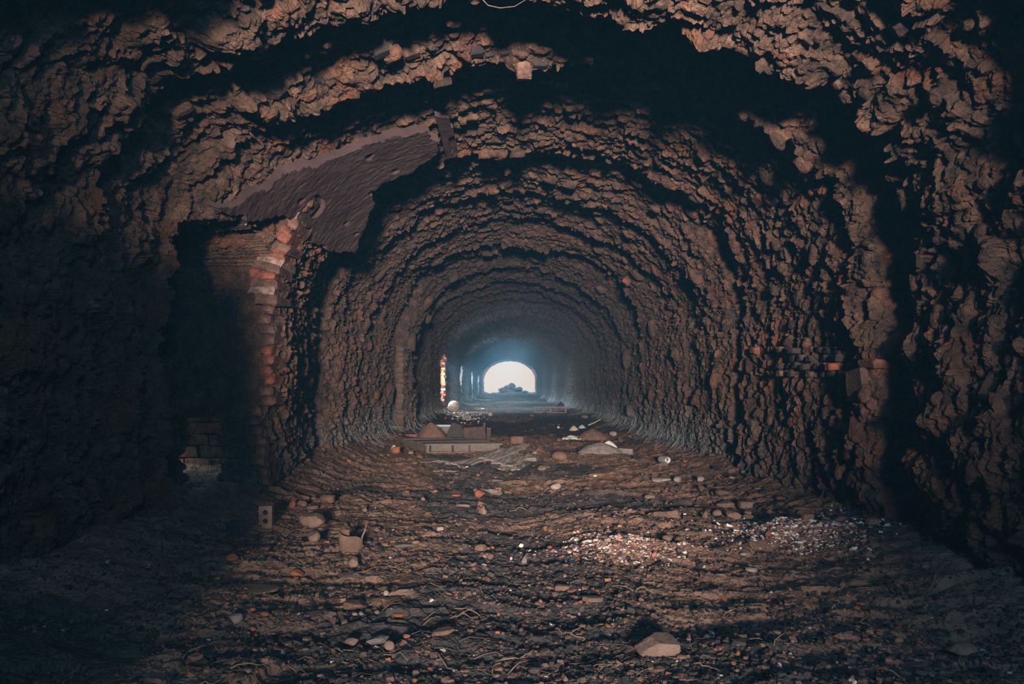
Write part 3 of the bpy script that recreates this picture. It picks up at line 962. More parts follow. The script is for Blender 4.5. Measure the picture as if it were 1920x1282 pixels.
ROCKS = [
 # px, py, w, h, material, label, shape, name
 (547, 961, 12, 13, 'red', 'small red stone, leftmost of the row along the left wall foot', 'rock', 'stone'),
 (564, 960, 20, 13, 'dust', 'brown stone between the small red stone and a flat block, left wall foot', 'rock', 'stone'),
 (584, 961, 22, 9, 'dust', 'flat brown block at the end of the row of three by the left wall', 'brick', 'brick_fragment'),
 (612, 949, 26, 17, 'dust', 'brown brick lump with a shadow, above the row of stones by the left wall', 'brick', 'brick_fragment'),
 (580, 996, 50, 30, 'stone', 'large rounded brown rock right of the upright holed brick', 'rock', 'stone'),
 (587, 1030, 23, 20, 'stone', 'angular pale rock just in front of the large rounded brown rock', 'rock', 'stone'),
 (553, 1078, 27, 17, 'orange', 'orange-brown lump lying in front of the angular pale rock', 'rock', 'stone'),
 (570, 1082, 15, 6, 'stone', 'flat grey-brown chip touching the orange-brown lump', 'slab', 'stone'),
 (487, 1093, 15, 13, 'stone', 'small cubic stone behind the long flat slab on the left floor', 'brick', 'stone'),
 (466, 1117, 86, 12, 'stone', 'long flat pale slab lying across the left floor', 'slab', 'stone_slab'),
 (432, 1060, 24, 14, 'orange', 'dull orange clod in the shade near the left passage', 'rock', 'stone'),
 (405, 1085, 14, 8, 'stone', 'small block in the shade left of the orange clod', 'brick', 'stone'),
 (661, 1064, 30, 23, 'stone', 'flat shard leaning below the curled sheet of metal', 'shard', 'stone_shard'),
 (651, 1083, 46, 10, 'stone', 'thin flat plate under dry straw on the left floor', 'slab', 'stone_slab'),
 (438, 1171, 28, 22, 'grey', 'grey angular stone on the dark left foreground', 'rock', 'stone'),
 (494, 1162, 17, 11, 'orange', 'orange brick bit right of the grey angular stone', 'rock', 'brick_fragment'),
 (472, 1152, 12, 7, 'orange', 'smaller orange bit behind the orange brick bit', 'rock', 'brick_fragment'),
 (473, 1175, 10, 9, 'orange', 'tiny orange bit close in front of the grey angular stone', 'rock', 'brick_fragment'),
 (397, 1180, 17, 9, 'dust', 'low brown clod left of the grey angular stone', 'round', 'stone'),
 (514, 1174, 19, 5, 'stone', 'thin flat chip right of the orange bits', 'slab', 'stone'),
 (463, 1267, 15, 10, 'stone', 'brown stone near the bottom edge, left foreground', 'rock', 'stone'),
 (443, 1279, 15, 13, 'stone', 'brown stone cut by the bottom edge, left foreground', 'rock', 'stone'),
 (352, 1209, 13, 4, 'red', 'red chip alone in the dark left foreground', 'slab', 'brick_fragment'),
 (600, 1266, 15, 8, 'stone', 'oblong pebble at the bottom edge left of the middle', 'round', 'pebble'),
 (572, 1216, 13, 7, 'stone', 'smooth oblong pebble left of the pale pair of rocks', 'round', 'pebble'),
 (590, 1152, 52, 10, 'dark', 'dark flat plate on grit left of the broad flat rock', 'slab', 'stone_slab'),
 (662, 1143, 48, 21, 'dust', 'broad flat brown rock with dark grit around it, left of centre', 'slab', 'stone'),
 (723, 1128, 11, 11, 'pale', 'pinkish pebble behind the broad flat rock', 'round', 'pebble'),
 (748, 1159, 27, 8, 'orange', 'orange wedge-shaped brick chip on black grit', 'slab', 'brick_fragment'),
 (664, 1157, 10, 7, 'pale', 'pale pebble in front of the broad flat rock', 'round', 'pebble'),
 (677, 1157, 9, 8, 'grey', 'grey pebble beside the pale pebble on black grit', 'round', 'pebble'),
 (706, 1157, 10, 8, 'stone', 'brown pebble right of the grey pebble on black grit', 'round', 'pebble'),
 (657, 1211, 27, 19, 'stone', 'pale angular rock left of the big smooth grey rock', 'rock', 'stone'),
 (705, 1212, 46, 22, 'grey', 'big smooth grey rock lying on black grit, left of centre', 'rock', 'stone'),
 (729, 1221, 20, 19, 'stone', 'brown rock leaning on the right end of the big smooth grey rock', 'rock', 'stone'),
 (762, 1205, 13, 9, 'orange', 'bright orange chip right of the big smooth grey rock', 'rock', 'brick_fragment'),
 (730, 1184, 10, 8, 'orange', 'orange chip behind the big smooth grey rock', 'rock', 'brick_fragment'),
 (838, 1178, 21, 8, 'red', 'reddish bark-like chip among twigs, middle foreground', 'slab', 'brick_fragment'),
 (978, 1281, 52, 20, 'dark', 'dark purple-grey slab at the bottom edge, middle', 'slab', 'stone_slab'),
 (1003, 1250, 27, 17, 'dark', 'dark purple-grey rock behind the slab at the bottom edge', 'rock', 'stone'),
 (778, 1262, 15, 15, 'dust', 'brown clod near the bottom edge, left of middle', 'rock', 'stone'),
 (805, 1250, 10, 7, 'orange', 'rusty pebble right of the brown clod near the bottom edge', 'round', 'pebble'),
 (777, 1277, 11, 8, 'orange', 'rusty pebble in front of the brown clod at the bottom edge', 'round', 'pebble'),
 (897, 1268, 9, 7, 'orange', 'round rusty pebble by itself near the bottom edge, middle', 'round', 'pebble'),
 (920, 1277, 16, 10, 'dust', 'brown pebble left of the dark slab at the bottom edge', 'round', 'pebble'),
 (830, 1200, 44, 13, 'dust', 'flat brown clod among twigs in the middle foreground', 'slab', 'stone'),
 (1056, 1099, 29, 14, 'dust', 'brown flat rock half sunk in dark grit, right of the middle', 'slab', 'stone'),
 (1014, 1126, 7, 9, 'orange', 'small upright orange chip on dark grit, middle', 'rock', 'brick_fragment'),
 (1035, 1121, 8, 5, 'orange', 'small flat orange chip right of the upright one on dark grit', 'rock', 'brick_fragment'),
 (1113, 1128, 40, 11, 'stone', 'flat brown fragment on dark grit behind the big pale slab', 'slab', 'stone'),
 (900, 935, 21, 15, 'red', 'red-orange brick lump in the middle of the floor', 'rock', 'brick_fragment'),
 (855, 932, 17, 5, 'red', 'flat red chip left of the red-orange lump', 'slab', 'brick_fragment'),
 (906, 961, 22, 17, 'stone', 'pointed pale stone in front of the red-orange lump', 'shard', 'stone'),
 (868, 953, 28, 7, 'stone', 'flat brown stone left of the pointed pale stone', 'slab', 'stone'),
 (793, 944, 9, 9, 'stone', 'small upright stone left of the flat brown stone', 'rock', 'stone'),
 (815, 927, 11, 6, 'stone', 'small brown stone between two red chips', 'rock', 'stone'),
 (763, 926, 11, 4, 'orange', 'small orange chip on the lit dust left of centre', 'slab', 'brick_fragment'),
 (932, 903, 22, 6, 'grey', 'flat grey stone behind the red-orange lump', 'slab', 'stone'),
 (930, 913, 8, 4, 'orange', 'tiny orange chip in front of the flat grey stone', 'slab', 'brick_fragment'),
 (825, 1001, 13, 8, 'pale', 'small pale square stone alone left of centre', 'brick', 'stone'),
 (901, 1033, 23, 15, 'dust', 'brown rock with a dark shadow behind it, centre of the floor', 'rock', 'stone'),
 (924, 1023, 7, 6, 'orange', 'small orange pebble right of the brown rock with the shadow', 'round', 'pebble'),
 (755, 1032, 38, 6, 'grey', 'thin grey sliver of stone left of centre', 'slab', 'stone_shard'),
 (779, 1030, 17, 8, 'stone', 'brown stone on the end of the thin grey sliver', 'rock', 'stone'),
 (977, 1017, 9, 8, 'white', 'small white pebble in the middle of the floor', 'round', 'pebble'),
 (1031, 1026, 9, 6, 'red', 'small red pebble right of the white pebble', 'round', 'pebble'),
 (1035, 964, 25, 7, 'dust', 'flat brown brick slip right of centre', 'brick', 'brick_fragment'),
 (1015, 965, 14, 5, 'pale', 'pale stone touching the flat brown brick slip', 'slab', 'stone'),
 (967, 976, 14, 5, 'dust', 'flat brown chip left of the brick slip', 'slab', 'stone'),
 (1042, 915, 21, 13, 'pale', 'pale knobbly stone right of centre', 'round', 'stone'),
 (984, 1050, 15, 20, 'grey', 'pointed grey shard standing in the middle of the floor', 'shard', 'stone_shard'),
 (671, 944, 17, 7, 'stone', 'brown stone on the lit dust above the large rounded rock', 'rock', 'stone'),
 (683, 960, 15, 11, 'stone', 'jagged pale stone on the lit dust left of centre', 'shard', 'stone'),
 (1243, 904, 36, 10, 'pale', 'pale crumbly slab of rubble below the can', 'slab', 'stone'),
 (1272, 905, 17, 11, 'pale', 'round pale stone right of the pale crumbly slab', 'round', 'stone'),
 (1315, 906, 13, 9, 'pale', 'small pale stone farther right of the round pale stone', 'rock', 'stone'),
 (1373, 911, 12, 6, 'pale', 'small pale chip near the foot of the right wall', 'rock', 'stone'),
 (1220, 936, 21, 11, 'stone', 'round brown stone alone right of centre', 'round', 'stone'),
 (1317, 920, 13, 8, 'dust', 'brown stone below the pale stones, right side', 'rock', 'stone'),
 (1357, 936, 27, 12, 'dust', 'brown clod left of the square brick by the right wall', 'rock', 'stone'),
 (1364, 953, 34, 14, 'stone', 'crumbly brown clod touching the square brick by the right wall', 'rock', 'stone'),
 (1402, 956, 28, 15, 'stone', 'square brown brick by the foot of the right wall', 'brick', 'brick_fragment'),
 (1404, 967, 14, 8, 'stone', 'small brick piece in front of the square brown brick', 'brick', 'brick_fragment'),
 (1405, 977, 19, 9, 'stone', 'second brick piece in front of the square brown brick, nearer', 'brick', 'brick_fragment'),
 (1422, 936, 14, 5, 'grey', 'flat chip behind the square brown brick', 'slab', 'stone'),
 (1347, 972, 19, 13, 'stone', 'brown stone left of the rock in front of the square brick', 'round', 'stone'),
 (1378, 982, 29, 17, 'stone', 'rough brown rock in front and left of the square brick', 'rock', 'stone'),
 (1324, 986, 13, 15, 'stone', 'small three-cornered shard left of the rough brown rock', 'shard', 'stone_shard'),
 (1445, 971, 18, 10, 'stone', 'wedge-shaped stone right of the square brown brick', 'shard', 'stone'),
 (1475, 975, 26, 10, 'dust', 'brown clod right of the wedge-shaped stone', 'rock', 'stone'),
 (1470, 955, 22, 9, 'dust', 'brown clod at the foot of the right wall behind the white heap', 'rock', 'stone'),
 (1505, 978, 28, 10, 'dust', 'low brown clod behind the top of the white crumb heap', 'rock', 'stone'),
 (1254, 1024, 22, 14, 'dust', 'left half of a split brown stone between the two crumb heaps', 'rock', 'stone'),
 (1278, 1025, 21, 13, 'dust', 'right half of a split brown stone between the two crumb heaps', 'rock', 'stone'),
 (1518, 1006, 22, 16, 'stone', 'squarish block right of the white crumb heap', 'brick', 'brick_fragment'),
 (1552, 1000, 16, 9, 'stone', 'small stone right of the squarish block by the right wall', 'rock', 'stone'),
 (1582, 1004, 28, 10, 'stone', 'flat stone farther right of the squarish block', 'slab', 'stone'),
 (1640, 1021, 24, 14, 'stone', 'block of stone at the foot of the near right wall', 'brick', 'stone'),
 (1442, 1024, 12, 11, 'orange', 'pinkish stone lying on the white crumb heap', 'rock', 'stone'),
 (1412, 1073, 24, 12, 'pale', 'pale flat stone in front of the white crumb heap', 'slab', 'stone'),
 (1396, 1043, 14, 7, 'pale', 'pale chip left of the front of the white crumb heap', 'slab', 'stone'),
 (1270, 1054, 15, 5, 'pale', 'small pale flat chip in front of the split stone', 'slab', 'stone'),
 (1325, 1033, 7, 5, 'pale', 'tiny pale chip between the split stone and the white heap', 'rock', 'stone'),
 (1236, 1238, 80, 46, 'stone', 'big pale round slab with a chipped edge in the right foreground', 'slab', 'stone_slab'),
 (1280, 1240, 20, 10, 'stone', 'brown stone just right of the front of the big pale slab', 'round', 'stone'),
 (1392, 1219, 28, 12, 'dark', 'flat dark brick tile among rubble right of the big pale slab', 'slab', 'brick_fragment'),
 (1400, 1242, 14, 8, 'orange', 'orange chip in front of the flat dark brick tile', 'rock', 'brick_fragment'),
 (1238, 1263, 24, 12, 'dust', 'brown clod in front of the big pale slab', 'rock', 'stone'),
 (1130, 1190, 18, 8, 'dust', 'brown chip left of the big pale slab', 'rock', 'stone'),
 (1612, 1098, 42, 18, 'dust', 'brown rock with dry straw against it, right foreground', 'rock', 'stone'),
 (1583, 1102, 14, 11, 'dust', 'round clod left of the rock with straw', 'round', 'stone'),
 (1566, 1140, 14, 15, 'stone', 'pointed stone in front of the round clod, right foreground', 'shard', 'stone'),
 (1591, 1134, 8, 6, 'pale', 'round pale pebble right of the pointed stone', 'round', 'pebble'),
 (1610, 1142, 13, 8, 'orange', 'orange brick chip right of the round pale pebble', 'rock', 'brick_fragment'),
 (1616, 1126, 16, 8, 'orange', 'rusty clod behind the orange brick chip', 'rock', 'stone'),
 (1818, 1226, 58, 34, 'stone', 'large rock with a long dark shadow, right foreground', 'rock', 'stone'),
 (1689, 1202, 18, 13, 'stone', 'brown stone among red chips, right foreground', 'rock', 'stone'),
 (1686, 1180, 14, 8, 'red', 'red brick chip behind the brown stone, right foreground', 'rock', 'brick_fragment'),
 (1712, 1175, 22, 14, 'dust', 'leaning brown shard left of the long shadow, right foreground', 'shard', 'stone_shard'),
 (1669, 1242, 15, 13, 'stone', 'small block near the bottom right', 'brick', 'brick_fragment'),
 (1630, 1239, 26, 10, 'dust', 'flat brown fragment left of the small block near the bottom right', 'slab', 'brick_fragment'),
 (1721, 1240, 30, 9, 'dust', 'flat strip of brick right of the small block near the bottom right', 'brick', 'brick_fragment'),
 (1597, 1235, 16, 6, 'stone', 'pale flat chip left of the flat brown fragment near the bottom right', 'slab', 'stone'),
 (1735, 1262, 28, 14, 'dust', 'brown clod near the bottom right corner', 'rock', 'stone'),
 (1572, 1199, 12, 8, 'orange', 'orange chip on grit, right foreground', 'rock', 'brick_fragment'),
 # middle distance
 (742, 852, 15, 12, 'orange', 'brick propping up the left end of the pallet', 'brick', 'brick_fragment'),
 (770, 850, 10, 6, 'stone', 'brick piece under the pallet, right of the propping brick', 'brick', 'brick_fragment'),
 (787, 862, 14, 7, 'dust', 'brown stone in front of the pallet', 'rock', 'stone'),
 (778, 873, 12, 6, 'dust', 'brown stone at the left end of the curved strip', 'rock', 'stone'),
 (972, 832, 29, 15, 'dust', 'brown brick block right of the pallet', 'brick', 'brick_fragment'),
 (1050, 865, 30, 19, 'dust', 'rounded brown stone right of the grey strips', 'round', 'stone'),
 (1017, 882, 22, 11, 'dust', 'brown stone in front of the rounded brown stone', 'rock', 'stone'),
 (1002, 853, 12, 7, 'grey', 'grey lump left of the rounded brown stone', 'rock', 'stone'),
 (910, 822, 8, 9, 'orange', 'orange stone right of the rusty box', 'rock', 'stone'),
 (997, 781, 8, 4, 'stone', 'small stone in front of the far pallet', 'rock', 'stone'),
 (1048, 824, 9, 6, 'dust', 'brown stone at the left end of the white strip', 'round', 'stone'),
 (1097, 788, 14, 7, 'grey', 'grey stone at the foot of the right wall behind the bags', 'round', 'stone'),
 (1075, 779, 5, 3, 'orange', 'bright orange chip right of the far pallet', 'rock', 'brick_fragment'),
 (1150, 818, 15, 9, 'pale', 'pale crumpled lump right of the brown mound', 'rock', 'stone'),
 (835, 786, 6, 4, 'orange', 'small orange stone by the white scatter at the far wicket', 'rock', 'stone'),
 (1135, 889, 24, 7, 'orange', 'flat reddish clod in front of the grey tarpaulin', 'slab', 'stone'),
 (1116, 892, 8, 4, 'white', 'small white chip left of the flat reddish clod', 'rock', 'stone'),
 (1047, 801, 5, 4, 'white', 'small white chip in the middle of the far floor', 'rock', 'stone'),
 (904, 766, 7, 3, 'white', 'white chip on the far floor behind the round log end', 'rock', 'stone'),
]
for row in ROCKS:
    px, py, w_, h_, m_, lab, shp, nm = row
    place_rock(px, py, w_, h_, m_, lab, shp, nm, {'stone': 'stone', 'pebble': 'pebble', 'brick_fragment': 'brick', 'stone_slab': 'slab', 'stone_shard': 'stone'}[nm], tilt=0.25 if shp == 'shard' else 0.0)
# the cluster of red chips right of the big slab: alike, one group
ORD = 'first second third fourth fifth sixth seventh eighth ninth tenth eleventh twelfth thirteenth fourteenth fifteenth sixteenth seventeenth eighteenth nineteenth twentieth'.split()
def chip_patch(seed, n, mx, sx_, my, sy_, skip, where, group, mats):
    r = random.Random(seed)
    spots = []
    while len(spots) < n:
        px, py = r.gauss(mx, sx_), r.gauss(my, sy_)
        if skip(px, py) or any(abs(px - a) < 9 and abs(py - b) < 7 for a, b in spots): continue
        spots.append((px, py))
    for k, (px, py) in enumerate(sorted(spots)):
        mm = r.choice(mats)
        col = {'orange': 'orange', 'dust': 'brown', 'stone': 'grey-brown', 'dark': 'dark', 'red': 'red'}[mm]
        place_rock(px, py, r.uniform(7, 15), r.uniform(5, 9), mm, f'{col} brick chip, {ORD[k]} from the left {where}', r.choice(['rock', 'slab', 'brick']), 'brick_fragment', 'brick', group, rz=r.uniform(-1.5, 1.5))
chip_patch(31, 20, 1340, 45, 1205, 20, lambda a, b: (1185 < a < 1290 and 1165 < b < 1250) or abs(a - 1392) < 22 and abs(b - 1217) < 14, 'in the rubble patch by the big pale slab', 'brick chips in the rubble patch', ['orange', 'dust', 'orange', 'stone', 'dark'])
chip_patch(47, 14, 1680, 45, 1192, 20, lambda a, b: abs(a - 1689) < 16 and abs(b - 1190) < 20, 'in the loose rubble of the right foreground', 'brick chips in the right foreground', ['orange', 'dust', 'red', 'dust', 'dark'])
# rubble heap in the far mouth, against the sky
FAR = [(940, 736, 13, 10, 'leftmost boulder of the rubble heap in the far mouth'), (951, 735, 15, 9, 'dark boulder second from the left in the far mouth'),
       (960, 735, 15, 13, 'topmost pointed boulder of the rubble heap in the far mouth'), (972, 736, 16, 8, 'boulder right of the pointed one in the far mouth'),
       (985, 738, 12, 5, 'low boulder at the right end of the rubble heap in the far mouth'), (925, 739, 12, 4, 'low boulder at the left end of the rubble heap in the far mouth'),
       (945, 737, 18, 6, 'wide low boulder in front of the left half of the far rubble heap'), (966, 737, 20, 6, 'wide low boulder in front of the right half of the far rubble heap'), (955, 728, 5, 6, 'small stone perched left of the top of the far rubble heap')]
for px, py, w_, h_, lab in FAR:
    d = 50.5
    x = (px - VX) * d / F
    V, T = rock_verts(3, px, 8, 0.22)
    V = V * np.array((w_ * d / F, 0.6, h_ * d / F * 1.25))
    o = mesh_np('boulder', V, T, M['dark'])
    o.location = (x, d + r.uniform(-.4, .4), fz(x, d) + h_ * d / F * 0.35)
    tag(o, lab, 'boulder')

# ------------------------------------------------------------------ bricks standing by the left passage
x, d = ground(500, 991)
t = empty('hollow_brick', (x, d, fz(x, d) - 0.012), 0.1)
tag(t, 'upright perforated brick with two round holes, by the left passage', 'brick')
hb = bmesh.new()
bw, bh, bd, nseg = 0.086, 0.148, 0.07, 12
# front and back faces with two real round holes
def holed(yv):
    rings = []
    for cz in (0.047, 0.105):
        rings.append([hb.verts.new((0.017 * math.cos(a), yv, cz + 0.017 * math.sin(a))) for a in [2 * math.pi * k / nseg for k in range(nseg)]])
    out = [hb.verts.new((sx_ * bw / 2, yv, zz)) for sx_, zz in ((-1, 0), (1, 0), (1, bh), (-1, bh))]
    eds = [hb.edges.new((out[i], out[(i + 1) % 4])) for i in range(4)]
    for rg in rings:
        eds += [hb.edges.new((rg[i], rg[(i + 1) % nseg])) for i in range(nseg)]
    bmesh.ops.triangle_fill(hb, use_beauty=True, edges=eds)
    return rings, out
ra, oa = holed(-bd / 2)
rb_, ob = holed(bd / 2)
for i in range(4):
    hb.faces.new((oa[i], oa[(i + 1) % 4], ob[(i + 1) % 4], ob[i]))
for A_, B_ in zip(ra, rb_):
    for i in range(nseg):
        hb.faces.new((A_[i], A_[(i + 1) % nseg], B_[(i + 1) % nseg], B_[i]))
bmesh.ops.recalc_face_normals(hb, faces=hb.faces[:])
me = bpy.data.meshes.new('body')
hb.to_mesh(me)
hb.free()
me.materials.append(M['stone'])
link('body', me, t)
part_box('backing', (0.080, 0.01, 0.14), (0, bd / 2 + 0.003, 0.072), M['hole'], t)  # dark sheet standing in for the shade inside the holes

def ridged(name, px, py, wpx, hpx, label, m):
    x, d = ground(px, py)
    wd, ht = wpx * d / F, hpx * d / F
    t = empty(name, (x, d + 0.05, fz(x, d + .05) - 0.01), 0.15)
    tag(t, label, 'brick')
    part_box('body', (wd, 0.09, ht), (0, 0, ht / 2), M[m], t, 0.006, (0, 0, 0), 3, 0.008)
    for k in range(4):
        part_box('rib', (wd * 0.13, 0.02, ht * 0.94), (-wd / 2 + wd * (k + 0.5) / 4, -0.05, ht / 2), M[m], t, 0.003, (0, 0, 0), k, 0.004)
    return t
ridged('ribbed_brick', 434, 1006, 22, 27, 'dark ribbed block standing in shade left of the holed brick', 'dark')
place_rock(452, 1006, 9, 22, 'dark', 'narrow dark block leaning on the ribbed block', 'brick', 'brick_fragment', 'brick')

# curled sheet of metal with a twig in it
x, d = ground(664, 1038)
t = empty('metal_sheet', (x, d, fz(x, d) - 0.015), 0.2)
tag(t, 'curled piece of dusty brown sheet metal standing on the left floor', 'sheet')
n1, n2 = 18, 10
uu, vv = np.meshgrid(np.linspace(-0.2, 1.15, n1), np.linspace(0, 1, n2), indexing='ij')
ang = -0.6 + uu * 3.0
rad = 0.058 + 0.012 * np.sin(uu * 5)
X_ = -0.01 + rad * 1.15 * -np.cos(ang)
Y_ = rad * np.sin(ang) * -0.9 + 0.03
Z_ = vv * (0.118 - 0.03 * uu + 0.006 * np.sin(uu * 9)) - X_ * vv * 0.12
o = mesh_np('sheet', np.stack([X_, Y_, Z_], -1), grid_quads(n1, n2), M['dust'], t)
sm = o.modifiers.new('thick', 'SOLIDIFY')
sm.thickness = 0.006
def tube_verts(pts, rad, k=6):
    pts = [Vector(p) for p in pts]
    V, Q = [], []
    for i, p in enumerate(pts):
        a = pts[max(0, i - 1)]
        b = pts[min(len(pts) - 1, i + 1)]
        t_ = (b - a).normalized()
        u_ = t_.cross(Vector((0, 0, 1)))
        if u_.length < 0.1: u_ = t_.cross(Vector((1, 0, 0)))
        u_.normalize()
        v_ = t_.cross(u_)
        rr = rad * (1 - 0.5 * i / max(1, len(pts) - 1))
        for q in range(k):
            an = 2 * math.pi * q / k
            V.append(p + u_ * rr * math.cos(an) + v_ * rr * math.sin(an))
    for i in range(len(pts) - 1):
        for q in range(k):
            Q.append((i * k + q, i * k + (q + 1) % k, (i + 1) * k + (q + 1) % k, (i + 1) * k + q))
    return np.array([v[:] for v in V]), np.array(Q)
def tube(name, pts, rad, m, parent=None, k=6):
    V, Q = tube_verts(pts, rad, k)
    return mesh_np(name, V, Q, m, parent, None, True)

# ------------------------------------------------------------------ twigs and straw
def twig(px0, py0, px1, py1, label, rad=0.004, bend=0.15, lift=0.012, m='twig', side=None):
    x0, d0 = ground(px0, py0)
    x1, d1 = ground(px1, py1)
    rr = random.Random(int(px0 + py0))
    pts = []
    for k in range(9):
        t_ = k / 8
        x, d = x0 + (x1 - x0) * t_, d0 + (d1 - d0) * t_
        L = math.hypot(x1 - x0, d1 - d0)
        b_ = bend * L * math.sin(math.pi * t_)
        x += b_ * (d1 - d0) / max(L, 1e-3) + rr.uniform(-.004, .004)
        d += -b_ * (x1 - x0) / max(L, 1e-3) + rr.uniform(-.004, .004)
        pts.append(Vector((x, d, fz(x, d) + 0.004 + lift * math.sin(math.pi * t_))))
    o = Vector((pts[0].x, pts[0].y, pts[0].z))
    ob_ = tube('twig', [p - o for p in pts], rad, M[m])
    ob_.location = o
    if side:
        a, b, c_ = side
        q = pts[4] - o
        tube('side_shoot', [q, q + Vector((a * .5, b * .5, c_ * .6)), q + Vector((a, b, c_))], rad * 0.7, M[m], ob_)
    return tag(ob_, label, 'twig')
TW = [(840, 1160, 885, 1150, 'straight twig reaching out over the gravel, left of centre', 0.05), (850, 1137, 925, 1152, 'twig curving to the right among dry stalks, left of centre', 0.1),
      (788, 1168, 825, 1158, 'short twig left of the reddish chip', 0.05), (930, 1228, 998, 1209, 'dark bent twig in the middle foreground', 0.18), (950, 1248, 996, 1218, 'thin twig crossing below the dark bent twig', 0.05),
      (820, 1222, 866, 1254, 'pale twig slanting to the bottom, middle foreground', 0.12), (1042, 1170, 1115, 1187, 'long thin twig on black grit left of the big pale slab', 0.2),
      (1296, 1242, 1360, 1262, 'straight orange-brown twig in front of the rubble patch', 0.02), (1395, 1206, 1462, 1205, 'thin straight twig right of the rubble patch', 0.02),
      (1440, 1226, 1458, 1215, 'short forked twig right of the flat dark tile', 0.1), (1635, 1088, 1690, 1102, 'twig lying to the right of the rock with straw', 0.1), (1725, 1124, 1735, 1098, 'upright bent twig in the right foreground', 0.2),
      (1600, 1155, 1645, 1170, 'bent twig behind the red chips, right foreground', 0.3), (1640, 1205, 1676, 1205, 'curved twig among the red chips, right foreground', 0.3), (1640, 1255, 1700, 1281, 'long twig running to the bottom edge, right foreground', 0.05),
      (370, 1270, 428, 1262, 'long pale twig near the bottom edge, left foreground', 0.12), (432, 1253, 486, 1251, 'twig lying crosswise near the bottom edge, left foreground', 0.05), (432, 1249, 455, 1237, 'short slanting twig, left foreground', 0.03),
      (343, 1231, 355, 1216, 'short twig by the red chip, left foreground', 0.05), (620, 1210, 646, 1227, 'twig left of the pale angular rock', 0.1), (615, 1084, 735, 1060, 'long dry stalk lying over the thin flat plate', 0.12),
      (720, 1064, 760, 1072, 'dry stalk right of the thin flat plate', 0.1), (1190, 1106, 1234, 1106, 'pale straw on the floor right of centre', 0.02), (1200, 1010, 1240, 1012, 'thin stick pointing at the split stone', 0.02),
      (1305, 1025, 1342, 1022, 'thin stick between the split stone and the white heap', 0.02), (1176, 981, 1206, 982, 'straw left of the small orange chip, right of centre', 0.03), (957, 953, 1000, 956, 'bundle-like straw in the middle of the floor', 0.05),
      (690, 968, 708, 969, 'pale straight straw on the lit dust', 0.01), (1370, 996, 1395, 993, 'stick left of the white crumb heap', 0.03)]
for k, (a, b, c_, d_, lab, bd_) in enumerate(TW):
    twig(a, b, c_, d_, lab, 0.0035 if b > 1050 else 0.005, bd_, 0.015, side=(0.05, 0.03, 0.015) if k % 3 == 0 else None)
xx, dd_ = ground(668, 1006)
o = tube('twig', [(0, 0, 0), (0.008, 0.01, 0.05), (0.025, 0.01, 0.085), (0.03, 0.015, 0.12)], 0.007, M['twig'])
x, d = ground(664, 1038)
o.location = (x + 0.03, d + 0.03, fz(x, d) + 0.02)
tag(o, 'crooked twig rising out of the curled sheet metal', 'twig')

def scatter(name, pts, sizes, m, label, base_sub=None, flat=0.7, cellbias=None, parent=None, seed=1, cat=None):
    """many small chips joined into one stuff object; pts (n,3)"""
    rr = np.random.default_rng(seed)
    n = len(pts)
    Vb = BOXV[None] * (0.7 + 0.6 * rr.random((n, 8, 3)))
    sc_ = sizes[:, None, None] * np.stack([0.8 + 0.7 * rr.random(n), 0.7 + 0.5 * rr.random(n), flat * (0.5 + 0.7 * rr.random(n))], -1)[:, None]
    V = Vb * sc_
    a = rr.random(n) * 6.283
    tl = rr.normal(0, 0.35, n)
    ca, sa, ct, st = np.cos(a), np.sin(a), np.cos(tl), np.sin(tl)
    x, y, z = V[..., 0], V[..., 1], V[..., 2]
    x, z = x * ct[:, None] + z * st[:, None], -x * st[:, None] + z * ct[:, None]
    x, y = x * ca[:, None] - y * sa[:, None], x * sa[:, None] + y * ca[:, None]
    V = np.stack([x, y, z], -1) + pts[:, None]
    Q = (BOXQ[None] + 8 * np.arange(n)[:, None, None]).reshape(-1, 4)
    cell = np.repeat(rr.random(n) if cellbias is None else cellbias, 8)
    o = mesh_np(name, V.reshape(-1, 3), Q, m, parent, {'cell': cell})
    return tag(o, label, cat, kind='stuff')

n = 46000
py = 745 + (1330 - 745) * rng.random(n) ** 0.6
px = -60 + 2040 * rng.random(n)
d = F / (py - VY)
x = (px - VX) * d / F
ok = (np.abs(x) < 2.5) & (d > 1.8)
clus = vn(x * 2.2, d * 2.2, 811) * 0.6 + vn(x * 6, d * 6, 812) * 0.4 + 0.25 * np.exp(-((x - 0.3) / 0.8) ** 2) * (d < 4.4)
ok &= clus > 0.36 + 0.25 * rng.random(n)
x, d = x[ok], d[ok]
sz = np.clip(rng.lognormal(-4.5, 0.42, len(x)), 0.005, 0.035) * np.clip(d / 4.0, 0.75, 2.2)
scatter('gravel', np.stack([x, d, floor_h(x, d) + sz * 0.12], -1), sz, M['gravel'], 'loose dark grit and brick crumbs strewn over the tunnel floor', seed=3, cat='gravel')
for k, (hx, hd, rx, ry, hh) in enumerate(HEAPS):
    n = 2600
    x = hx + rx * 0.75 * rng.normal(size=n)
    d = hd - 0.02 + ry * 0.9 * rng.normal(size=n)
    sz = np.clip(rng.lognormal(-4.75, 0.4, n), 0.004, 0.025)
    scatter('crumb_heap', np.stack([x, d, floor_h(x, d) + sz * 0.2], -1), sz, M['crumb'], ['low heap of pinkish crumbs right of the middle of the floor', 'larger heap of white crumbs near the right wall'][k], seed=30 + k, cellbias=np.clip(rng.random(n) * 0.9 + (0.0 if k == 0 else 0.18), 0, 1), cat='heap')
n = 420
px = rng.normal(868, 20, n)
py = rng.normal(779, 4.0, n) + (px - 868) * 0.08
d = F / (py - VY)
x = (px - VX) * d / F
sz = np.clip(rng.lognormal(-3.7, 0.45, n), 0.010, 0.06)
scatter('white_rubble', np.stack([x, d, floor_h(x, d) + sz * 0.15], -1), sz, M['whitechip'], 'white broken rubble spilled on the floor at the far wicket', seed=41, cat='rubble')
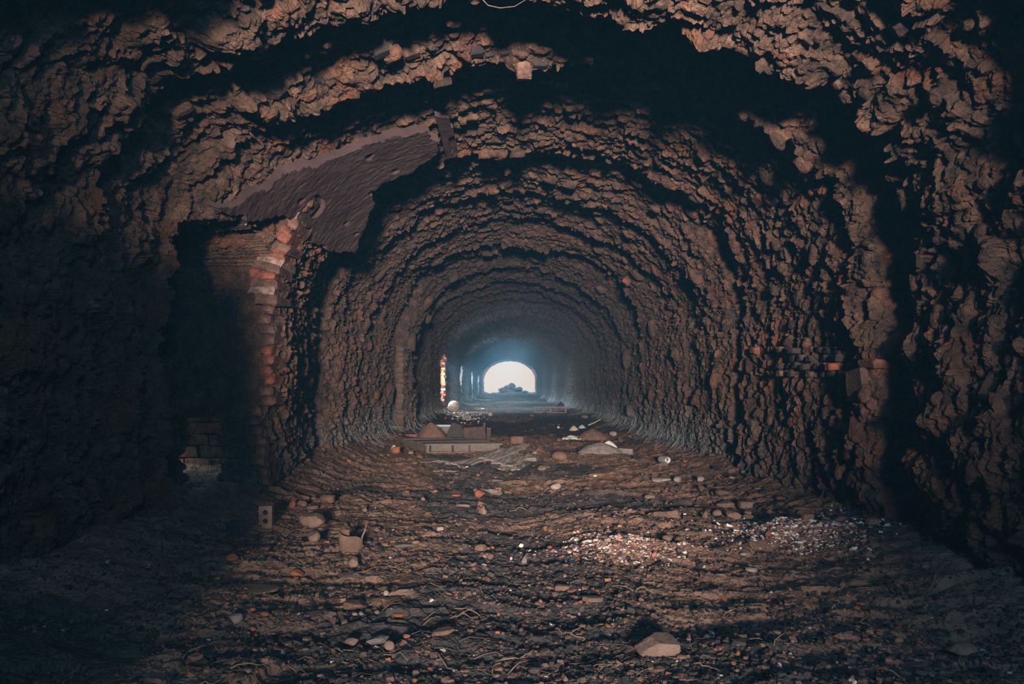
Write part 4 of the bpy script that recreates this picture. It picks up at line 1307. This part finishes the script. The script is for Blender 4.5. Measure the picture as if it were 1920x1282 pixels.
# straw litter
n = 900
py = 960 + 330 * rng.random(n)
px = 300 + 1620 * rng.random(n)
d = F / (py - VY)
x = (px - VX) * d / F
ok = (np.abs(x) < 2.1) & (vn(x * 2.5 + 7, d * 2.5, 851) > 0.45)
x, d = x[ok], d[ok]
Vs, Qs, cs = [], [], []
for k in range(len(x)):
    a = random.gauss(0, 0.7)
    L = random.uniform(0.03, 0.13)
    p0 = Vector((x[k], d[k], 0))
    pts = []
    for q in range(4):
        t_ = q / 3 - 0.5
        xx, yy = x[k] + math.cos(a) * L * t_, d[k] + math.sin(a) * L * t_ + 0.12 * L * (1 - 4 * t_ * t_)
        pts.append((xx, yy, fz(xx, yy) + random.uniform(0.003, 0.012)))
    V, Q = tube_verts(pts, random.uniform(0.0011, 0.0022), 3)
    Qs.append(Q + sum(map(len, Vs)) if k < 1 else Q + len(Vs) * 12)
    Vs.append(V)
    cs += [random.random()] * len(V)
o = mesh_np('straw', np.concatenate(Vs), np.concatenate(Qs), M['straw'], None, {'cell': np.array(cs)})
tag(o, 'dry straw and root fibres scattered over the near floor', 'straw', kind='stuff')

# salt and dust fibres at the foot of the walls
def fringe():
    Vs, Qs, cs = [], [], []
    rr = random.Random(77)
    for k in range(1300):
        d0 = math.exp(rr.uniform(math.log(8.8), math.log(40)))
        sd = rr.choice((-1, 1, 1))
        sv = rr.uniform(0.25, 0.70) ** 1.0
        p, nrm = shell_at(sv if sd < 0 else TOT - sv, d0)
        if sd < 0 and any(a - .1 < d0 < b + .1 for a, b in (WICK_D,) + MORE): continue
        top = p + nrm * 0.012
        bx = p.x - sd * rr.uniform(0.06, 0.30)
        by = d0 + rr.uniform(-.10, .05)
        base = Vector((bx, by, fz(bx, by) + 0.004))
        mid = (base + top) / 2 + Vector((sd * 0.02, 0, -0.015))
        V, Q = tube_verts([base, mid, top], 0.0012 * max(1, d0 / 11), 3)
        Qs.append(Q + len(Vs) * 9)
        Vs.append(V)
        cs += [rr.random()] * 9
    o = mesh_np('salt_fringe', np.concatenate(Vs), np.concatenate(Qs), M['fringe'], None, {'cell': np.array(cs)})
    tag(o, 'bluish white fringe of salt and dust threads along both wall feet', 'fringe', kind='stuff')
fringe()

# ------------------------------------------------------------------ pallet in the middle distance
def pallet(name, loc, rz, roll, L, W, H, label, mb, md, nboards=5):
    t = empty(name, loc, rz)
    t.rotation_euler = (0, roll, rz)
    tag(t, label, 'pallet')
    for k in range(nboards):
        y = -W / 2 + W * (k + 0.5) / nboards
        part_box('deck_board', (L * (1 - 0.02 * (k % 2)), W / nboards * 0.9, 0.02), (0, y, H - 0.01), M[md], t, 0.004, (0, 0, 0.01 * (k % 3 - 1)), k)
    return t
PL, PW = 1.18, 1.12
P = empty('pallet', (-1.15, 9.42, 0.0))
P.rotation_euler = (0.0, 0.035, 0.44)
tag(P, 'grey wooden pallet lying by the left wall, its left end propped on bricks', 'pallet')
P.location.z = fz(-0.6, 9.9) + 0.035
for k in range(7):
    part_box('deck_board', (PL * (1.0 - 0.015 * (k % 2)), PW / 7 * 0.92, 0.02), (PL / 2 - 0.015, PW * (k + 0.5) / 7, 0.128), M['wood_grey'], P, 0.004, (0, 0, 0.006 * (k % 3 - 1)), k)
part_box('stringer', (0.045, PW * 0.97, 0.10), (0.03, PW / 2, 0.066), M['wood'], P, 0.004, (0, 0, 0), 2, 0.004)
for cx, wd, yy in ((0.245, 0.30, 0.05), (0.53, 0.22, 0.02), (0.90, 0.46, 0.035)):
    for row in range(3):
        part_box('block', (wd, 0.08, 0.09), (cx, yy + 0.04 + row * (PW - 0.16) / 2, 0.072), M['wood'], P, 0.004, (0, 0, 0), int(cx * 100) + row, 0.004)
for row in range(3):
    part_box('bottom_board', (PL * 0.9, 0.09, 0.018), (PL * 0.47, 0.05 + row * (PW - 0.1) / 2, 0.018), M['wood'], P, 0.003, (0, 0, 0), 9)
# far pallet standing open side on
x, d = ground(1033, 773)
Q_ = empty('pallet', (x, d + 0.3, fz(x, d + .3) + 0.0), -0.03)
tag(Q_, 'weathered open-sided pallet far down the tunnel near the right wall', 'pallet')
for k in range(5):
    part_box('deck_board', (1.06, 0.13, 0.025), (0, -0.35 + k * 0.17, 0.165), M['pale'], Q_, 0.004, (0, 0, 0), k)
for k in range(3):
    part_box('bottom_board', (1.06, 0.10, 0.022), (0, -0.35 + k * 0.34, 0.012), M['pale'], Q_, 0.004, (0, 0, 0), k)
    for yy in (-0.35, 0.0, 0.33):
        part_box('block', (0.05, 0.09, 0.13), (-0.50 + k * 0.49, yy, 0.088), M['pale'], Q_, 0.003, (0, 0, 0), k)

def sheet(name, quad_px, label, m, cat, thick=0.012, z_lift=0.02, wav=0.02, n1=16, n2=8, seed=0):
    """limp strip: four ground corners given in photograph pixels (front-left, front-right, back-right, back-left)"""
    c = [ground(*q[:2]) for q in quad_px]
    zl = [q[2] if len(q) > 2 else 0.0 for q in quad_px]
    u, v = np.meshgrid(np.linspace(0, 1, n1), np.linspace(0, 1, n2), indexing='ij')
    def bl(k):
        return (c[0][k] * (1 - u) + c[1][k] * u) * (1 - v) + (c[3][k] * (1 - u) + c[2][k] * u) * v
    x, y = bl(0), bl(1)
    zz = (zl[0] * (1 - u) + zl[1] * u) * (1 - v) + (zl[3] * (1 - u) + zl[2] * u) * v
    z = floor_h(x, y) + z_lift + zz + wav * fbm(u * 3 + seed, v * 2, 870 + seed, 3)
    V = np.stack([x, y, z], -1)
    o0 = V.reshape(-1, 3).mean(0)
    o0[2] = fz(o0[0], o0[1])
    b = V - np.array((0, 0, thick))
    q = grid_quads(n1, n2)
    k = n1 * n2
    idx = np.arange(k).reshape(n1, n2)
    loop = np.concatenate([idx[:, 0], idx[-1, 1:], idx[-2::-1, -1], idx[0, -2:0:-1]])
    nx = np.roll(loop, -1)
    side = np.stack([loop, nx, nx + k, loop + k], -1)
    o = mesh_np(name, np.concatenate([V.reshape(-1, 3), b.reshape(-1, 3)]) - o0, np.concatenate([q[:, ::-1], q + k, side]), M[m])
    o.location = o0
    return tag(o, label, cat)
sheet('felt_strip', [(834, 873), (862, 876), (972, 851, .09), (944, 849, .09)], 'long grey strip of board slanting in front of the pallet', 'felt', 'board', 0.022, 0.02, 0.010, seed=1)
sheet('felt_strip', [(898, 868, .03), (925, 871, .03), (992, 856, .11), (960, 852, .11)], 'grey-brown strip lying over the right end of the long grey strip', 'felt', 'board', 0.02, 0.05, 0.010, seed=2)
sheet('felt_strip', [(916, 872), (962, 877), (1000, 864, .07), (962, 860, .07)], 'curved grey piece of board right of the long grey strip', 'felt', 'board', 0.022, 0.03, 0.012, seed=3)
sheet('felt_strip', [(932, 878), (975, 880), (992, 870), (950, 869)], 'flat grey piece of board nearest the viewer in front of the pallet', 'felt', 'board', 0.015, 0.02, 0.01, seed=4)
o = part_box('wood_block', (0.21, 0.10, 0.055), (0, 0, 0), M['wood_grey'], None, 0.004, (0, 0, -.05), 5, 0.004)
x, d = ground(990, 864)
o.location = (x, d, fz(x, d) + 0.024)
tag(o, 'light rectangular block of wood right of the grey strips', 'block')
sheet('wood_strip', [(782, 866), (790, 867), (905, 873), (905, 871)], 'thin curved strip running left from the long grey strip', 'wood_grey', 'strip', 0.012, 0.02, 0.01, seed=5)
sheet('wood_strip', [(812, 887), (855, 887), (857, 883), (812, 884)], 'short flat lath on the floor in front of the grey strips', 'wood', 'strip', 0.012, 0.014, 0.004, seed=6)
sheet('wood_strip', [(890, 918), (940, 923), (942, 920), (892, 916)], 'dusty lath behind the red-orange lump', 'wood', 'strip', 0.012, 0.014, 0.006, seed=7)
sheet('white_strip', [(1054, 822), (1112, 821), (1111, 818), (1054, 818)], 'white flat strip on the floor near the right wall', 'white', 'strip', 0.02, 0.02, 0.004, seed=8)
# things behind the pallet
def heap_cloth(name, px, py, wpx, hpx, m, label, cat, deep=0.8, peak=0.4, seed=0):
    x, d = ground(px, py)
    wd, ht = wpx * d / F, hpx * d / F
    n1, n2 = 26, 18
    u, v = np.meshgrid(np.linspace(-1, 1, n1), np.linspace(-1, 1, n2), indexing='ij')
    rr = np.sqrt(u * u + v * v)
    prof_ = np.clip(1 - np.sqrt((u + (1 - 2 * peak) * (1 - np.abs(v))) ** 2 + v * v), 0, 1)
    z = ht * (prof_ ** 0.62) * 1.05 + 0.06 * ht * fbm(u * 4 + seed, v * 4, 880 + seed, 3) * (prof_ > 0)
    X, Y = u * wd / 2, v * wd / 2 * deep
    z = z - 0.03
    V = np.stack([X, Y, z], -1)
    o = mesh_np(name, V, grid_quads(n1, n2)[:, ::-1], M[m])
    o.location = (x, d + wd * deep / 2, fz(x, d + wd * deep / 2) + 0.015)
    md = o.modifiers.new('thick', 'SOLIDIFY')
    md.thickness = 0.012
    return tag(o, label, cat)
heap_cloth('sack', 812, 826, 64, 38, 'dust', 'brown crumpled sack rising to a peak behind the pallet', 'sack', 0.7, 0.40, 1)
heap_cloth('sack', 838, 827, 40, 12, 'dust', 'low fold of brown sacking right of the peaked sack', 'sack', 0.7, 0.5, 2)
o = part_box('plank', (0.40, 0.10, 0.05), (0, 0, 0), M['red'], None, 0.005, (0, 0, .05), 3, 0.004)
x, d = ground(768, 821)
o.location = (x, d, fz(x, d) + 0.022)
tag(o, 'dark red plank end behind the left part of the pallet', 'plank')
x, d = ground(832, 813)
t = empty('foam_box', (x, d + .15, fz(x, d + .15) - 0.02), -0.1)
tag(t, 'pale grey box behind the peaked sack', 'box')
part_box('body', (0.36, 0.26, 0.17), (0, 0, 0.085), M['grey'], t, 0.005, (0, 0, 0), 1, 0.006)
part_box('lid', (0.38, 0.28, 0.03), (0, 0, 0.185), M['bluewhite'], t, 0.004, (0, 0, 0), 2, 0.004)
x, d = ground(850, 818)
t = empty('metal_sheet', (x, d + .1, fz(x, d + .1) - 0.02), 0.5)
tag(t, 'dark folded metal sheet propped between the pale box and the rusty box', 'sheet')
part_box('panel', (0.20, 0.015, 0.30), (0, 0, 0.14), M['dark'], t, 0.004, (0.3, 0.35, 0), 1)
part_box('flap', (0.16, 0.015, 0.22), (0.13, 0.02, 0.10), M['dark'], t, 0.004, (0.2, -0.5, 0), 2)
x, d = ground(885, 829)
t = empty('metal_box', (x, d + .18, fz(x, d + .18) - 0.02), 0.06)
tag(t, 'rusty dark red metal box behind the right half of the pallet', 'box')
part_box('body', (0.33, 0.30, 0.30), (0.02, 0, 0.15), M['rustmetal'], t, 0.012, (0, -0.06, 0), 1, 0.012)
part_box('corner_post', (0.03, 0.04, 0.36), (0.19, -0.15, 0.18), M['dark'], t, 0.003, (0, 0, 0), 2)
part_box('side_panel', (0.07, 0.28, 0.28), (0.26, 0.0, 0.14), M['rustmetal'], t, 0.006, (0, 0.05, 0), 3, 0.006)
part_box('base_rail', (0.30, 0.03, 0.07), (0.0, -0.165, 0.045), M['rustmetal'], t, 0.004, (0, 0, 0), 4, 0.004)
heap_cloth('plastic_rag', 737, 848, 13, 10, 'bluewhite', 'pale blue plastic rag at the left end of the pallet', 'rag', 0.5, 0.6, 3)
# right-hand litter
heap_cloth('mound_cloth', 1114, 822, 60, 19, 'dust', 'brown dusty sheet heaped at the foot of the right wall', 'sheet', 0.7, 0.5, 4)
heap_cloth('tarpaulin', 1128, 853, 84, 20, 'grey', 'grey dusty tarpaulin lying in a low fold right of the middle', 'tarpaulin', 0.5, 0.5, 5)
heap_cloth('paper', 1147, 848, 30, 15, 'white', 'crumpled white paper on the right end of the tarpaulin', 'paper', 0.6, 0.35, 6).location.z += 0.07
o = part_box('board', (0.25, 0.12, 0.08), (0, 0, 0), M['grey'], None, 0.008, (0, 0.05, -.08), 5, 0.006)
x, d = ground(1169, 849)
o.location = (x, d, fz(x, d) + 0.033)
tag(o, 'grey slab of board right of the crumpled white paper', 'board')
heap_cloth('plastic_bag', 1078, 805, 17, 10, 'beige', 'cream crumpled bag left of the pale blue bag', 'bag', 0.8, 0.4, 7)
heap_cloth('plastic_bag', 1092, 801, 17, 9, 'bluewhite', 'pale blue crumpled bag by the white stick', 'bag', 0.8, 0.5, 8)
x, d = ground(1103, 799)
o = tube('stick', [(0, 0, 0), (0.15, 0.03, 0.06), (0.28, 0.06, 0.13)], 0.018, M['beige'])
o.location = (x, d, fz(x, d) + 0.01)
tag(o, 'pale stick leaning against the foot of the right wall', 'stick')
for (px, py, sz, lab, rot) in ((1053, 768, (0.20, 0.03, 0.26), 'dark red board leaning at the right wall behind the far pallet', (0.2, 0.75, 0)), (1040, 767, (0.16, 0.03, 0.14), 'smaller dark red board left of the leaning one', (0.2, 0.5, 0))):
    x, d = ground(px, py)
    o = part_box('board', sz, (x, d + 0.6, fz(x, d + .6) + sz[2] * 0.42), M['rustmetal'] if py > 767 else M['red'], None, 0.004, rot, px)
    tag(o, lab, 'board')
# can
x, d = ground(1254, 876)
t = empty('drink_can', (x, d + .04, fz(x, d + .04) + 0.036), 0)
t.rotation_euler = (0, 0, 0.55)
tag(t, 'pale metal can lying on its side near the right wall', 'can')
def lathe(name, prof_, m, parent, k=24, rot=None):
    V, Q = [], []
    for (rr, zz) in prof_:
        for q in range(k):
            a = 2 * math.pi * q / k
            V.append((rr * math.cos(a), zz, rr * math.sin(a)))
    for i in range(len(prof_) - 1):
        for q in range(k):
            Q.append((i * k + q, i * k + (q + 1) % k, (i + 1) * k + (q + 1) % k, (i + 1) * k + q))
    return mesh_np(name, np.array(V), np.array(Q), m, parent, None, True)
lathe('body', [(0.0, 0.13), (0.036, 0.13), (0.042, 0.12), (0.044, 0.1), (0.044, 0.02), (0.041, 0.0), (0.036, -0.004)], M['tin'], t)
lathe('end', [(0.036, -0.004), (0.034, 0.004), (0.0, 0.004)], M['white'], t)
lathe('mouth', [(0.012, 0.0025), (0.0, 0.0025)], M['hole'], t, 12).location = (-0.008, 0, 0.010)  # dark disc painted as the shade in the can opening
# ball and log end
x, d = ground(850, 775)
t = empty('lamp_globe', (x, d + .15, fz(x, d + .15) + 0.165), 0)
tag(t, 'round beige banded globe lying at the far wicket', 'globe')
prof_ = [(0.0, -0.17)]
for k in range(1, 20):
    a = -math.pi / 2 + math.pi * k / 20
    prof_.append((0.185 * math.cos(a) * (1 + 0.02 * (k % 2)), 0.17 * math.sin(a)))
prof_.append((0.0, 0.17))
g_ = lathe('body', prof_, M['beige'], t, 28)
g_.rotation_euler = (0.25, 0, 0.5)
rg = lathe('rim', [(0.075, -0.168), (0.088, -0.172), (0.09, -0.155)], M['white'], t, 24)
rg.rotation_euler = (0.25, 0, 0.5)
x, d = ground(918, 780)
t = empty('log_end', (x, d + .1, fz(x, d + .1) + 0.05), 0.2)
tag(t, 'short round log end on the far floor, right of the white rubble', 'log')
lathe('bark', [(0.058, -0.10), (0.06, 0.12), (0.0, 0.13)], M['wood'], t, 14)
lathe('cut_face', [(0.058, -0.10), (0.03, -0.104), (0.0, -0.103)], M['beige'], t, 14)

# ------------------------------------------------------------------ roots hanging from the broken crown
def root(pixels, dd, label, rad=0.004):
    pts = [Vector(((px - VX) * q / F, q, EYE + (VY - py) * q / F)) for (px, py), q in zip(pixels, dd)]
    o0 = pts[0].copy()
    o = tube('hanging_root', [p - o0 for p in pts], rad, M['twig'])
    o.location = o0
    return tag(o, label, 'root')
root([(898, -8), (915, 10), (938, 15), (965, 12), (985, 0)], [3.7] * 5, 'thin root looped under the top edge of the photo, above the tunnel axis', 0.0025)
root([(375, 50), (382, 90), (376, 106), (362, 115)], [3.9] * 4, 'thin bent root hanging in the dark ledge, upper left', 0.0025)
root([(598, 72), (640, 65), (662, 50), (672, 36), (694, 28)], [4.1] * 5, 'dusty forked root on the crown left of the axis', 0.005)

# ------------------------------------------------------------------ haze in the tunnel air
def haze(y0, y1, dens, col, label):
    hz = part_box('haze', (7.0, y1 - y0, 5.5), (0, (y0 + y1) / 2, 1.9), M['dust'], None)
    hm = bpy.data.materials.new('haze')
    hm.use_nodes = True
    hn = hm.node_tree
    hn.nodes.clear()
    ho = hn.nodes.new('ShaderNodeOutputMaterial')
    hv = hn.nodes.new('ShaderNodeVolumeScatter')
    hv.inputs['Color'].default_value = col
    hv.inputs['Density'].default_value = dens
    hv.inputs['Anisotropy'].default_value = 0.35
    hn.links.new(hv.outputs[0], ho.inputs['Volume'])
    hz.data.materials.clear()
    hz.data.materials.append(hm)
    tag(hz, label, 'haze', kind='stuff')
haze(-4.0, 11.99, 0.0065, (0.14, 0.52, 0.86, 1), 'faint haze in the air of the near part of the tunnel')
haze(12.0, 56.0, 0.0135, (0.26, 0.56, 0.80, 1), 'bluish dust haze hanging in the far part of the tunnel')
